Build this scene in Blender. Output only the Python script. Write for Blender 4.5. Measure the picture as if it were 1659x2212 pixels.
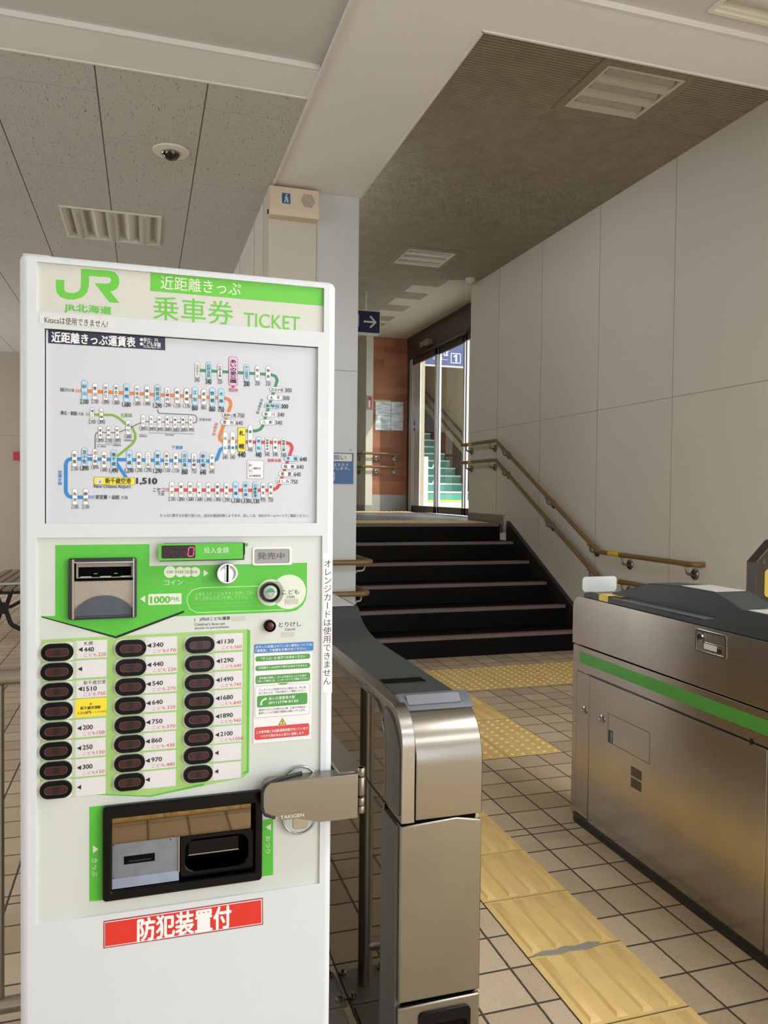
import bpy, bmesh, math, random
from mathutils import Vector, Matrix
for _o in list(bpy.data.objects): bpy.data.objects.remove(_o)
SC = bpy.context.scene
COL = SC.collection
rad = math.radians
random.seed(7)
# ------------------------------------------------------------------ camera
CAM_H = 1.31
YAW, PITCH, ROLL, FPX = 0.299955, -0.0242690, 0.0102512, 1674.08
_f = Vector((math.sin(YAW)*math.cos(PITCH), math.cos(YAW)*math.cos(PITCH), math.sin(PITCH)))
_r0 = Vector((math.cos(YAW), -math.sin(YAW), 0)); _u0 = _r0.cross(_f)
_r = math.cos(ROLL)*_r0 + math.sin(ROLL)*_u0; _u = -math.sin(ROLL)*_r0 + math.cos(ROLL)*_u0
cam_data = bpy.data.cameras.new('camera'); cam = bpy.data.objects.new('camera', cam_data); COL.objects.link(cam)
cam.matrix_world = Matrix(((_r.x,_u.x,-_f.x,0),(_r.y,_u.y,-_f.y,0),(_r.z,_u.z,-_f.z,CAM_H),(0,0,0,1)))
cam_data.sensor_fit = 'HORIZONTAL'; cam_data.sensor_width = 36.0; cam_data.lens = FPX/1659*36.0
cam_data.clip_start = 0.02; cam_data.clip_end = 200
SC.camera = cam
# ------------------------------------------------------------------ light and exposure
SC.view_settings.view_transform = 'Standard'; SC.view_settings.look = 'None'
SC.view_settings.gamma = 1; SC.view_settings.use_curve_mapping = False
SC.view_settings.exposure = 0.0
W = bpy.data.worlds.new('sky'); SC.world = W; W.use_nodes = True
_bg = W.node_tree.nodes['Background']; _bg.inputs[0].default_value = (0.86, 0.93, 1.0, 1); _bg.inputs[1].default_value = 3.4
def area(name, loc, rot, sx, sy, power, color=(1,1,1)):
    l = bpy.data.lights.new(name, 'AREA'); l.shape = 'RECTANGLE'; l.size = sx; l.size_y = sy; l.energy = power; l.color = color
    o = bpy.data.objects.new(name, l); COL.objects.link(o); o.location = loc; o.rotation_euler = rot; return o
sun_d = bpy.data.lights.new('sun', 'SUN'); sun_d.energy = 4.0; sun_d.angle = rad(1.5); sun_d.color = (1, .93, .82)
sun = bpy.data.objects.new('sun', sun_d); COL.objects.link(sun)
sun.rotation_euler = Vector((-.45, .55, -.70)).to_track_quat('-Z', 'Y').to_euler(); sun.location = (8, 6, 12)
# daylight entering through the glazed front of the hall (behind the camera) and the side windows
COOL = (.91, .963, 1)
area('front_daylight', (1.6, -5.4, 1.55), (rad(90), 0, 0), 2.9, 2.7, 6, COOL)
area('entrance_daylight', (3.9, -2.2, 1.45), (rad(90), 0, rad(90)), 3.4, 2.7, 80, COOL)
area('side_daylight', (-5.2, 1.6, 1.75), (rad(90), 0, rad(-90)), 4.2, 2.1, 30, COOL)
area('side_daylight', (-5.2, 9.7, 1.45), (rad(90), 0, rad(-90)), 1.1, 2.6, 85, COOL)
area('side_daylight', (-5.2, 11.7, 1.45), (rad(90), 0, rad(-90)), .8, 2.6, 36, COOL)
area('overhead_fill', (2.45, .45, 3.30), (0, 0, 0), 1.3, .7, 75, (.97, .985, 1))  # two added, unseen fill lights overhead to brighten floor and aisle
area('overhead_fill', (2.45, -2.0, 3.30), (0, 0, 0), 1.3, .7, 30, (.97, .985, 1))
SC.cycles.use_denoising = True
SC.cycles.max_bounces = 8; SC.cycles.diffuse_bounces = 5; SC.cycles.glossy_bounces = 4; SC.cycles.transparent_max_bounces = 12
SC.cycles.sample_clamp_indirect = 6
# ------------------------------------------------------------------ materials
def lin(c):
    if isinstance(c, str):
        c = tuple(int(c[i:i+2], 16)/255 for i in (0, 2, 4))
    return tuple(x/12.92 if x <= .04045 else ((x+.055)/1.055)**2.4 for x in c)
class NT:
    def __init__(s, m): s.t = m.node_tree; s.n = s.t.nodes; s.b = s.n['Principled BSDF']
    def new(s, typ, **kw):
        x = s.n.new(typ)
        for k, v in kw.items(): setattr(x, k, v)
        return x
    def link(s, a, b): s.t.links.new(a, b)
    def val(s, x, inp):
        if hasattr(x, 'is_linked') or isinstance(x, bpy.types.NodeSocket): s.link(x, inp)
        else: inp.default_value = x
    def math(s, op, a, b=0.0, c=None):
        x = s.new('ShaderNodeMath', operation=op); s.val(a, x.inputs[0]); s.val(b, x.inputs[1])
        if c is not None: s.val(c, x.inputs[2])
        return x.outputs[0]
    def mix(s, f, a, b):
        x = s.new('ShaderNodeMix', data_type='RGBA'); s.val(f, x.inputs[0])
        s.val(a if not isinstance(a, tuple) else (*a, 1), x.inputs[6]); s.val(b if not isinstance(b, tuple) else (*b, 1), x.inputs[7]); return x.outputs[2]
    def pos(s, scale=(1,1,1), kind='Object'):
        t = s.new('ShaderNodeTexCoord'); m = s.new('ShaderNodeMapping'); m.inputs['Scale'].default_value = scale
        s.link(t.outputs[kind], m.inputs[0]); return m.outputs[0]
    def noise(s, vec, scale=5, detail=3, rough=.55):
        x = s.new('ShaderNodeTexNoise'); x.inputs['Scale'].default_value = scale; x.inputs['Detail'].default_value = detail
        x.inputs['Roughness'].default_value = rough; s.link(vec, x.inputs['Vector']); return x.outputs[0]
    def ramp(s, f, a, b):
        x = s.new('ShaderNodeMapRange'); s.val(f, x.inputs[0]); x.inputs[1].default_value = a; x.inputs[2].default_value = b; return x.outputs[0]
    def bump(s, h, strength=.3, dist=.01):
        x = s.new('ShaderNodeBump'); x.inputs['Strength'].default_value = strength; x.inputs['Distance'].default_value = dist
        s.link(h, x.inputs['Height']); s.link(x.outputs[0], s.b.inputs['Normal'])
MATS = {}
def mat(name, color, rough=.5, metal=0.0, var=0.0, vscale=4.0, spec=.5, bump=0.0, bscale=60, emit=0.0):
    if name in MATS: return MATS[name]
    m = bpy.data.materials.new(name); m.use_nodes = True; t = NT(m); c = lin(color); MATS[name] = m
    t.b.inputs['Base Color'].default_value = (*c, 1); t.b.inputs['Roughness'].default_value = rough
    t.b.inputs['Metallic'].default_value = metal; t.b.inputs['Specular IOR Level'].default_value = spec
    if var:
        n = t.noise(t.pos(), vscale, 4); f = t.ramp(n, .3, .7)
        t.link(t.mix(f, tuple(x*(1-var) for x in c), tuple(min(1, x*(1+var)) for x in c)), t.b.inputs['Base Color'])
    if bump: t.bump(t.noise(t.pos(), bscale, 3), bump, .002)
    if emit: t.b.inputs['Emission Color'].default_value = (*c, 1); t.b.inputs['Emission Strength'].default_value = emit
    return m
def steel(name, color, rough=.28, brush=(6, 6, 900), aniso=.0, bstr=.06, blotch=.08):
    m = bpy.data.materials.new(name); m.use_nodes = True; t = NT(m); c = lin(color)
    t.b.inputs['Metallic'].default_value = 1.0
    f = t.ramp(t.noise(t.pos((2, 2, 2)), 1.5, 4), .3, .7)
    t.link(t.mix(f, tuple(x*(1-blotch) for x in c), tuple(min(1, x*(1+blotch)) for x in c)), t.b.inputs['Base Color'])
    n = t.noise(t.pos(brush), 1.0, 2)
    r = t.math('MULTIPLY_ADD', n, .12, rough-.06); t.link(r, t.b.inputs['Roughness'])
    t.b.inputs['Anisotropic'].default_value = aniso; t.b.inputs['Anisotropic Rotation'].default_value = .25
    if aniso:
        g = t.new('ShaderNodeTangent', direction_type='RADIAL', axis='Z'); t.link(g.outputs[0], t.b.inputs['Tangent'])
    t.bump(n, bstr, .001)
    return m
PAL = dict(jrgreen='6AC644', cream2='EFEDD8', labelgrey='DDDDDB', ink='1E1F24', navy='2A2F49', white='F2F2F2', orange='D58244', dgreen='3F8A60', red='CC3F48',
  blue='2F86CC', olive='7DAA3C', grey='5D5D68', edge='70737C', lblue='B4DBF0', pink='EDB9DE', yellow='F1DC34', paper='E9E8EA', green='55BC38', palegreen='A9E48F',
  panelw='DDE4D2', black='0B0B0C', green2='58963F', palegreen2='78CF5E', panelhi='E9EAE3', patchg='57AF40', patch='C4C6B6', palgreen='A3CB78', ledblack='12040C',
  ledon='FF3C6E', ledoff='4A0A2C', statusgrey='9C9C9C', statusink='5B5F5B', infoblue='3F80C0', infogreen='4F9A45', infored='D2484B', warnedge='A3343E', warnred='DB3124', tape='F4F4F4')
def pal(n):
    if n == 'ledon': return mat('led_red', PAL[n], .4, emit=1.6)
    return mat('ink_'+n, PAL[n], .45)
M_white = mat('white_enamel', 'D6DADD', .38, var=.015, vscale=3)
M_panel = mat('panel_grey', 'D0D5CF', .3, var=.02, vscale=5)
M_sign = mat('sign_acrylic', 'D2D2C9', .22)
M_mappaper = mat('map_paper', 'CFD1D9', .4)
M_black = mat('black_plastic', '08080A', .22, spec=.22)
M_blackm = mat('black_matte', '040404', .7, spec=.1)
M_rubber = mat('black_rubber', '1B1B1D', .6)
M_dark = mat('dark_grey_plastic', '35393B', .42, bump=.1, bscale=900)
M_dark2 = mat('slate_plastic', '60646B', .4)
M_smoke = mat('smoked_mirror', '8A7B66', .03, metal=1.0)
M_mirror = mat('dark_side_panel', '8D8576', .035, metal=1.0)
M_steel = steel('stainless_steel', 'BBB5AF', .21, aniso=.35, bstr=.025)
M_steelb = steel('stainless_brushed_upright', 'A8A39D', .26, (500, 500, 6), bstr=.008, blotch=.03)
M_steelf = steel('stainless_curved_front', '938D84', .25, blotch=.04, bstr=.015)
M_steelh = steel('stainless_hammered', '948D81', .36, (80, 80, 80), bstr=.02)
M_chrome = mat('polished_chrome', 'B4B4B4', .16, metal=1.0)
M_pipe = mat('pipe_steel', 'B5AFA4', .3, metal=1.0)
M_zinc = mat('zinc_plate', '8D94A2', .42, metal=.8, var=.1, vscale=40)
M_red = mat('dark_red_lens', '40161B', .2)
M_lensd = mat('dark_lens_centre', '220E11', .25)
M_clear = mat('frosted_clear', 'C6CBC9', .25)
M_rail = mat('brown_handrail', '7D6138', .42, var=.04, vscale=8)
M_yellow = mat('yellow_tape', 'E0B52B', .5)
M_yellow2 = mat('yellow_label', 'EBCB52', .45)
M_grey = mat('grey_floor_plate', '8C8B86', .45, metal=.5)
M_trim = mat('white_trim', 'DAD7D0', .45)
M_ceil = mat('hall_ceiling_paint', 'C9C7C2', .7, var=.02, vscale=1.2)
M_beam = mat('beam_paint', 'E4E3DF', .6, var=.02, vscale=1.2)
M_wall = mat('wall_panel_paint', 'D9D1C3', .5, var=.012, vscale=.8)
M_wallw = mat('left_hall_wall', 'A99C8D', .6, var=.02, vscale=.7)
M_column = mat('column_grey_panel', 'C4C8C8', .32, var=.015, vscale=1.5)
M_beige = mat('column_beige_panel', 'CBC5B7', .5)
M_beige2 = mat('speaker_beige', 'D3C3AC', .5)
M_brown = mat('bronze_header', '4C4036', .35, metal=.2)
M_alu = mat('aluminium_frame', 'DCDCDC', .3, metal=.35)
M_board = mat('light_ceiling_board', 'C7B8A2', .8, var=.03, vscale=10)
M_slat = mat('taupe_ceiling_slats', 'A39A88', .85, var=.10, vscale=9)
M_lightw = mat('fixture_white', 'DEDBCB', .4)
M_tube = mat('fluorescent_tube_off', 'B9B6AC', .2)
M_boardf = mat('speckled_trim_board', '9C9280', .85, var=.14, vscale=70)
M_step = mat('black_granite', '0B0A0A', .55, var=.5, vscale=160, spec=.15)
M_string = mat('dark_stringer', '2C2926', .3, var=.1)
M_nose = mat('step_nosing', '78716D', .5, metal=.2)
M_nosered = mat('red_nosing_strip', 'A3182B', .6)
M_land = mat('landing_floor', '6D6468', .45, var=.12, vscale=40)
M_skirt = mat('skirting_steel', '8B8379', .42, metal=.5)
M_plinth = mat('stone_plinth', 'A9A59B', .6, var=.08, vscale=6)
M_teal = mat('teal_riser', '55998D', .6, var=.08, vscale=5)
M_concrete = mat('pale_concrete', 'CFCFCB', .8, var=.06, vscale=4)
M_outwall = mat('outdoor_beige_wall', 'A99A83', .8, var=.04, vscale=2)
M_dado = mat('maroon_dado', '55342E', .6)
M_signnavy = mat('navy_sign', '20244A', .4)
M_signnavy2 = mat('navy_platform_sign', '3F4670', .5)
M_wood = mat('bench_slat_wood', '8A7868', .5, var=.1, vscale=12)
M_iron = mat('cast_iron', '17171A', .4)
M_cloth = mat('white_strap_fabric', 'DADAD8', .8)
M_posterblue = mat('poster_blue', '2C5C97', .4)
M_redpaint = mat('sign_red', 'B4333E', .5)
def glass(name, tint, refl=.06):
    m = bpy.data.materials.new(name); m.use_nodes = True; n = m.node_tree.nodes; n.clear()
    o = n.new('ShaderNodeOutputMaterial'); t = n.new('ShaderNodeBsdfTransparent'); g = n.new('ShaderNodeBsdfGlossy'); x = n.new('ShaderNodeMixShader'); w = n.new('ShaderNodeLayerWeight'); p = n.new('ShaderNodeMath'); p.operation = 'POWER'; f = n.new('ShaderNodeMath'); f.operation = 'MULTIPLY_ADD'
    t.inputs[0].default_value = (*lin(tint), 1); g.inputs['Roughness'].default_value = .01; w.inputs[0].default_value = .5; p.inputs[1].default_value = 5; f.inputs[1].default_value = .92; f.inputs[2].default_value = .05
    L = m.node_tree.links; L.new(w.outputs['Facing'], p.inputs[0]); L.new(p.outputs[0], f.inputs[0]); L.new(f.outputs[0], x.inputs[0]); L.new(t.outputs[0], x.inputs[1]); L.new(g.outputs[0], x.inputs[2]); L.new(x.outputs[0], o.inputs[0]); return m
M_glass = glass('door_glass', 'EAF2EE')
M_dome = mat('dome_smoke', '0A0A0C', .04, spec=.8)
# floor tiles: 153 mm clay tiles in two runs either side of a joint, joints as dark recessed lines
def floor_material():
    m = bpy.data.materials.new('clay_floor_tiles'); m.use_nodes = True; t = NT(m)
    tc = t.new('ShaderNodeTexCoord'); sp = t.new('ShaderNodeSeparateXYZ'); t.link(tc.outputs['Object'], sp.inputs[0]); X, Y = sp.outputs[0], sp.outputs[1]
    jit = t.math('MULTIPLY_ADD', t.noise(t.pos(), 30, 2), .004, -.002)
    gx = t.math('DIVIDE', t.math('ADD', t.math('SUBTRACT', X, 1.43), jit), .1535)
    ya = t.math('DIVIDE', t.math('SUBTRACT', Y, 1.605), .1525); yb = t.math('DIVIDE', t.math('SUBTRACT', Y, 2.706), .1535)
    up = t.math('GREATER_THAN', Y, 2.59)
    gy = t.math('ADD', t.math('MULTIPLY', ya, t.math('SUBTRACT', 1.0, up)), t.math('MULTIPLY', yb, up))
    def dist(g): 
        fr = t.math('FRACT', g); return t.math('MINIMUM', fr, t.math('SUBTRACT', 1.0, fr))
    d = t.math('MINIMUM', dist(gx), dist(gy))
    d = t.math('MINIMUM', d, t.math('DIVIDE', t.math('ABSOLUTE', t.math('SUBTRACT', Y, 2.655)), .1535))
    tile = t.ramp(d, .016, .030)
    cx = t.new('ShaderNodeCombineXYZ'); t.link(t.math('FLOOR', gx), cx.inputs[0]); t.link(t.math('FLOOR', gy), cx.inputs[1]); t.link(up, cx.inputs[2])
    wn = t.new('ShaderNodeTexWhiteNoise', noise_dimensions='3D'); t.link(cx.outputs[0], wn.inputs[0])
    base = t.mix(wn.outputs[0], lin('C0AA8D'), lin('D6C2A5'))
    spk = t.ramp(t.noise(t.pos(), 210, 2, .7), .58, .72); base = t.mix(t.math('MULTIPLY', spk, .7), base, lin('6B543B'))
    dirt = t.ramp(t.noise(t.pos(), 3.5, 5, .65), .55, .8); base = t.mix(t.math('MULTIPLY', dirt, .35), base, lin('7C6850'))
    t.link(t.mix(tile, lin('484239'), base), t.b.inputs['Base Color'])
    t.link(t.math('MULTIPLY_ADD', tile, -.33, .8), t.b.inputs['Roughness'])
    t.bump(t.math('ADD', tile, t.math('MULTIPLY', t.noise(t.pos(), 180, 3), .12)), .5, .003)
    return m
M_floor = floor_material()
def acoustic_material():
    m = bpy.data.materials.new('fissured_acoustic_tiles'); m.use_nodes = True; t = NT(m)
    tc = t.new('ShaderNodeTexCoord'); sp = t.new('ShaderNodeSeparateXYZ'); t.link(tc.outputs['Object'], sp.inputs[0]); X, Y = sp.outputs[0], sp.outputs[1]
    gx = t.math('DIVIDE', t.math('SUBTRACT', X, -.228), .518); par = t.math('MODULO', t.math('ADD', t.math('FLOOR', gx), 20.0), 2.0)
    gy = t.math('DIVIDE', t.math('ADD', t.math('SUBTRACT', Y, 4.665), t.math('MULTIPLY', par, .508)), 1.015)
    def dist(g, s):
        fr = t.math('FRACT', g); return t.math('MULTIPLY', t.math('MINIMUM', fr, t.math('SUBTRACT', 1.0, fr)), s)
    sx = t.ramp(dist(gx, .518), .0025, .0045); sy = t.ramp(dist(gy, 1.015), .0012, .003)
    n1 = t.noise(t.pos((100, 30, 30)), 1, 1.0); n2 = t.noise(t.pos((150, 55, 50)), 1, 0)
    fis = t.math('MAXIMUM', t.ramp(n1, .68, .72), t.math('MULTIPLY', t.ramp(n2, .72, .76), .6))
    c = t.mix(t.math('MULTIPLY', fis, .62), lin('BFBCB6'), lin('6A6156'))
    c = t.mix(sx, lin('5B5042'), c); c = t.mix(t.math('MULTIPLY_ADD', sy, .5, .5), lin('6E6354'), c)
    t.link(c, t.b.inputs['Base Color']); t.b.inputs['Roughness'].default_value = .9
    t.bump(t.math('SUBTRACT', 1.0, fis), .4, .003)
    return m
M_acoustic = acoustic_material()
def brick_material():
    m = bpy.data.materials.new('orange_brick'); m.use_nodes = True; t = NT(m)
    tc = t.new('ShaderNodeTexCoord'); mp = t.new('ShaderNodeMapping'); mp.inputs['Location'].default_value = (-3.571, -1.286, 0)
    sp = t.new('ShaderNodeSeparateXYZ'); t.link(tc.outputs['Object'], sp.inputs[0]); cb = t.new('ShaderNodeCombineXYZ'); t.link(sp.outputs[0], cb.inputs[0]); t.link(sp.outputs[2], cb.inputs[1])
    t.link(cb.outputs[0], mp.inputs[0])
    b = t.new('ShaderNodeTexBrick', offset=.5, squash=1.0); t.link(mp.outputs[0], b.inputs['Vector'])
    b.inputs['Scale'].default_value = 1; b.inputs['Brick Width'].default_value = .364; b.inputs['Row Height'].default_value = .1055; b.inputs['Mortar Size'].default_value = .004; b.inputs['Mortar Smooth'].default_value = .1
    b.inputs['Color1'].default_value = (*lin('B4714C'), 1); b.inputs['Color2'].default_value = (*lin('8E5239'), 1); b.inputs['Mortar'].default_value = (*lin('8F7463'), 1)
    n = t.ramp(t.noise(t.pos(), 3, 3), .35, .7)
    t.link(t.mix(t.math('MULTIPLY', n, .3), b.outputs[0], lin('7A3E2A')), t.b.inputs['Base Color']); t.b.inputs['Roughness'].default_value = .6
    t.bump(t.math('SUBTRACT', 1.0, b.outputs[1]), .5, .004); return m
M_brick = brick_material()
def tactile_material(name, col, worn):
    m = bpy.data.materials.new(name); m.use_nodes = True; t = NT(m)
    f = t.ramp(t.noise(t.pos((1, .35, 1)), 14, 4, .6), .45, .75)
    c = t.mix(t.math('MULTIPLY', f, .5), lin(col), lin(worn)); g = t.ramp(t.noise(t.pos(), 2.2, 3), .5, .75)
    t.link(t.mix(t.math('MULTIPLY', g, .35), c, lin(worn)), t.b.inputs['Base Color']); t.b.inputs['Roughness'].default_value = .5; return m
M_tact = tactile_material('yellow_tactile', 'ECCB86', 'CDAA68')
M_grout = mat('dark_grout', '3A352F', .85)
def wrinkled():
    m = bpy.data.materials.new('wrinkled_plastic_sleeve'); m.use_nodes = True; t = NT(m)
    n = t.noise(t.pos((6, 6, 30)), 1.2, 4); t.link(t.mix(t.ramp(n, .4, .6), lin('B9C2CC'), lin('EEF0F0')), t.b.inputs['Base Color'])
    t.b.inputs['Roughness'].default_value = .12; t.bump(n, .6, .02); return m
M_sleeve = wrinkled()
# ------------------------------------------------------------------ mesh helpers
class MB:
    def __init__(s): s.v = []; s.f = []; s.m = []; s.mats = []
    def mi(s, m):
        if m not in s.mats: s.mats.append(m)
        return s.mats.index(m)
    def add(s, V, F, m):
        k = len(s.v); i = s.mi(m); s.v += [tuple(p) for p in V]
        for f in F: s.f.append(tuple(k+a for a in f)); s.m.append(i)
        return s
    def box(s, x0, x1, y0, y1, z0, z1, m):
        return s.add([(x0,y0,z0),(x1,y0,z0),(x1,y1,z0),(x0,y1,z0),(x0,y0,z1),(x1,y0,z1),(x1,y1,z1),(x0,y1,z1)],
            [(3,2,1,0),(4,5,6,7),(0,1,5,4),(1,2,6,5),(2,3,7,6),(3,0,4,7)], m)
    def prism(s, pts, ax, a, b, m):
        def mk(p, t): return {'x': (t, p[0], p[1]), 'y': (p[0], t, p[1]), 'z': (p[0], p[1], t)}[ax]
        n = len(pts); V = [mk(p, a) for p in pts]+[mk(p, b) for p in pts]
        return s.add(V, [tuple(range(n))[::-1], tuple(range(n, 2*n))]+[(i, (i+1) % n, n+(i+1) % n, n+i) for i in range(n)], m)
    def ring(s, outer, inner, ax, a, b, m):      # frame between two loops with equal vertex count
        def mk(p, t): return {'x': (t, p[0], p[1]), 'y': (p[0], t, p[1]), 'z': (p[0], p[1], t)}[ax]
        n = len(outer); V = [mk(p, a) for p in outer]+[mk(p, a) for p in inner]+[mk(p, b) for p in outer]+[mk(p, b) for p in inner]; F = []
        for i in range(n):
            j = (i+1) % n
            F += [(i, j, n+j, n+i), (2*n+i, 3*n+i, 3*n+j, 2*n+j), (i, 2*n+i, 2*n+j, j), (n+i, n+j, 3*n+j, 3*n+i)]
        return s.add(V, F, m)
    def sweep(s, rings, m, caps=True, closed=False):
        n = len(rings[0]); V = [p for r in rings for p in r]; F = []
        R = len(rings)
        for k in range(R if closed else R-1):
            for i in range(n):
                j = (i+1) % n; q = (k+1) % R
                F.append((k*n+i, k*n+j, q*n+j, q*n+i))
        if caps and not closed: F += [tuple(range(n))[::-1], tuple((R-1)*n+i for i in range(n))]
        return s.add(V, F, m)
    def tube(s, path, r, m, n=12, caps=True):
        P = [Vector(p) for p in path]; rings = []; prev = None
        for i, p in enumerate(P):
            d = (P[min(i+1, len(P)-1)]-P[max(i-1, 0)]).normalized()
            if prev is None: a = d.orthogonal().normalized()
            else: a = (prev-d*prev.dot(d)).normalized()
            prev = a; b = d.cross(a)
            rr = r[i] if isinstance(r, (list, tuple)) else r
            rings.append([p+a*math.cos(2*math.pi*k/n)*rr+b*math.sin(2*math.pi*k/n)*rr for k in range(n)])
        return s.sweep(rings, m, caps)
    def cyl(s, p0, p1, r, m, n=24, r2=None):
        return s.tube([p0, p1], [r, r if r2 is None else r2], m, n)
    def lathe(s, prof, c, ax, m, n=28):          # prof: (r, t) along axis from c
        rings = []
        ax = Vector(ax).normalized(); a = ax.orthogonal().normalized(); b = ax.cross(a); c = Vector(c)
        for r, t in prof: rings.append([c+ax*t+(a*math.cos(2*math.pi*k/n)+b*math.sin(2*math.pi*k/n))*max(r, 1e-5) for k in range(n)])
        return s.sweep(rings, m)
    def build(s, name, parent=None, loc=None, smooth=35, bevel=0, seg=2):
        me = bpy.data.meshes.new(name); me.from_pydata(s.v, [], s.f)
        for x in s.mats: me.materials.append(x)
        me.polygons.foreach_set('material_index', s.m)
        b = bmesh.new(); b.from_mesh(me); bmesh.ops.recalc_face_normals(b, faces=b.faces); b.to_mesh(me); b.free()
        if smooth:
            me.shade_smooth(); me.set_sharp_from_angle(angle=rad(smooth))
        o = bpy.data.objects.new(name, me); COL.objects.link(o)
        if parent is not None: o.parent = parent
        if loc is not None: o.location = loc
        if bevel:
            w = o.modifiers.new('edge', 'BEVEL'); w.width = bevel; w.segments = seg; w.limit_method = 'ANGLE'; w.angle_limit = rad(40)
        return o
def fillet(path, r, seg=6):
    P = [Vector(p) for p in path]; out = [P[0]]
    for i in range(1, len(P)-1):
        a = (P[i-1]-P[i]); b = (P[i+1]-P[i]); la, lb = a.length, b.length; a.normalize(); b.normalize()
        ang = a.angle(b); t = min(r/math.tan(ang/2), la*.45, lb*.45)
        p0, p1 = P[i]+a*t, P[i]+b*t
        for k in range(seg+1):
            u = k/seg; out.append(p0*(1-u)**2+P[i]*2*u*(1-u)+p1*u*u)
    out.append(P[-1]); return out
def rrect(x0, x1, z0, z1, r, seg=6):
    r = max(1e-5, min(r, (x1-x0)/2-1e-5, (z1-z0)/2-1e-5)); L = []
    for cx, cz, a in ((x1-r, z1-r, 0), (x0+r, z1-r, 90), (x0+r, z0+r, 180), (x1-r, z0+r, 270)):
        for k in range(seg+1):
            t = rad(a+90*k/seg); L.append((cx+r*math.cos(t), cz+r*math.sin(t)))
    return L
def circ(cx, cz, r, n=32): return [(cx+r*math.cos(2*math.pi*k/n), cz+r*math.sin(2*math.pi*k/n)) for k in range(n)]
def thing(name, label, cat, loc=(0, 0, 0), rz=0, group=None):
    o = bpy.data.objects.new(name, None); COL.objects.link(o); o.location = loc; o.rotation_euler = (0, 0, rz); o.empty_display_size = .1
    o['label'] = label; o['category'] = cat
    if group: o['group'] = group
    return o
def tag(o, label, cat, group=None):
    o['label'] = label; o['category'] = cat
    if group: o['group'] = group
    return o
def struct(o): o['kind'] = 'structure'; return o
def lab(o, s): o['label'] = s; return o
# lettering: outlines of the built-in font, laid flat on a face
_txt = {}
def text_mesh(body, bold):
    k = body
    if k in _txt: return _txt[k]
    c = bpy.data.curves.new('t', 'FONT'); c.body = body; c.resolution_u = 3
    o = bpy.data.objects.new('t', c); me = o.to_mesh()
    V = [(v.co.x, v.co.y) for v in me.vertices]; F = [tuple(p.vertices) for p in me.polygons]
    o.to_mesh_clear(); bpy.data.objects.remove(o); bpy.data.curves.remove(c)
    if not V: V = [(0, 0), (1, 0), (1, 1)]; F = [(0, 1, 2)]
    x0 = min(v[0] for v in V); x1 = max(v[0] for v in V); y0 = min(v[1] for v in V); y1 = max(v[1] for v in V)
    _txt[k] = (V, F, x0, x1, y0, y1); return _txt[k]
EPS = .00022
def BOLD(b): return [(0, 0)] if b <= .004 else [(-b, 0), (b, 0), (0, b*.8), (0, -b*.8)]      # heavier strokes: the same outline laid again a hair to each side
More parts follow.
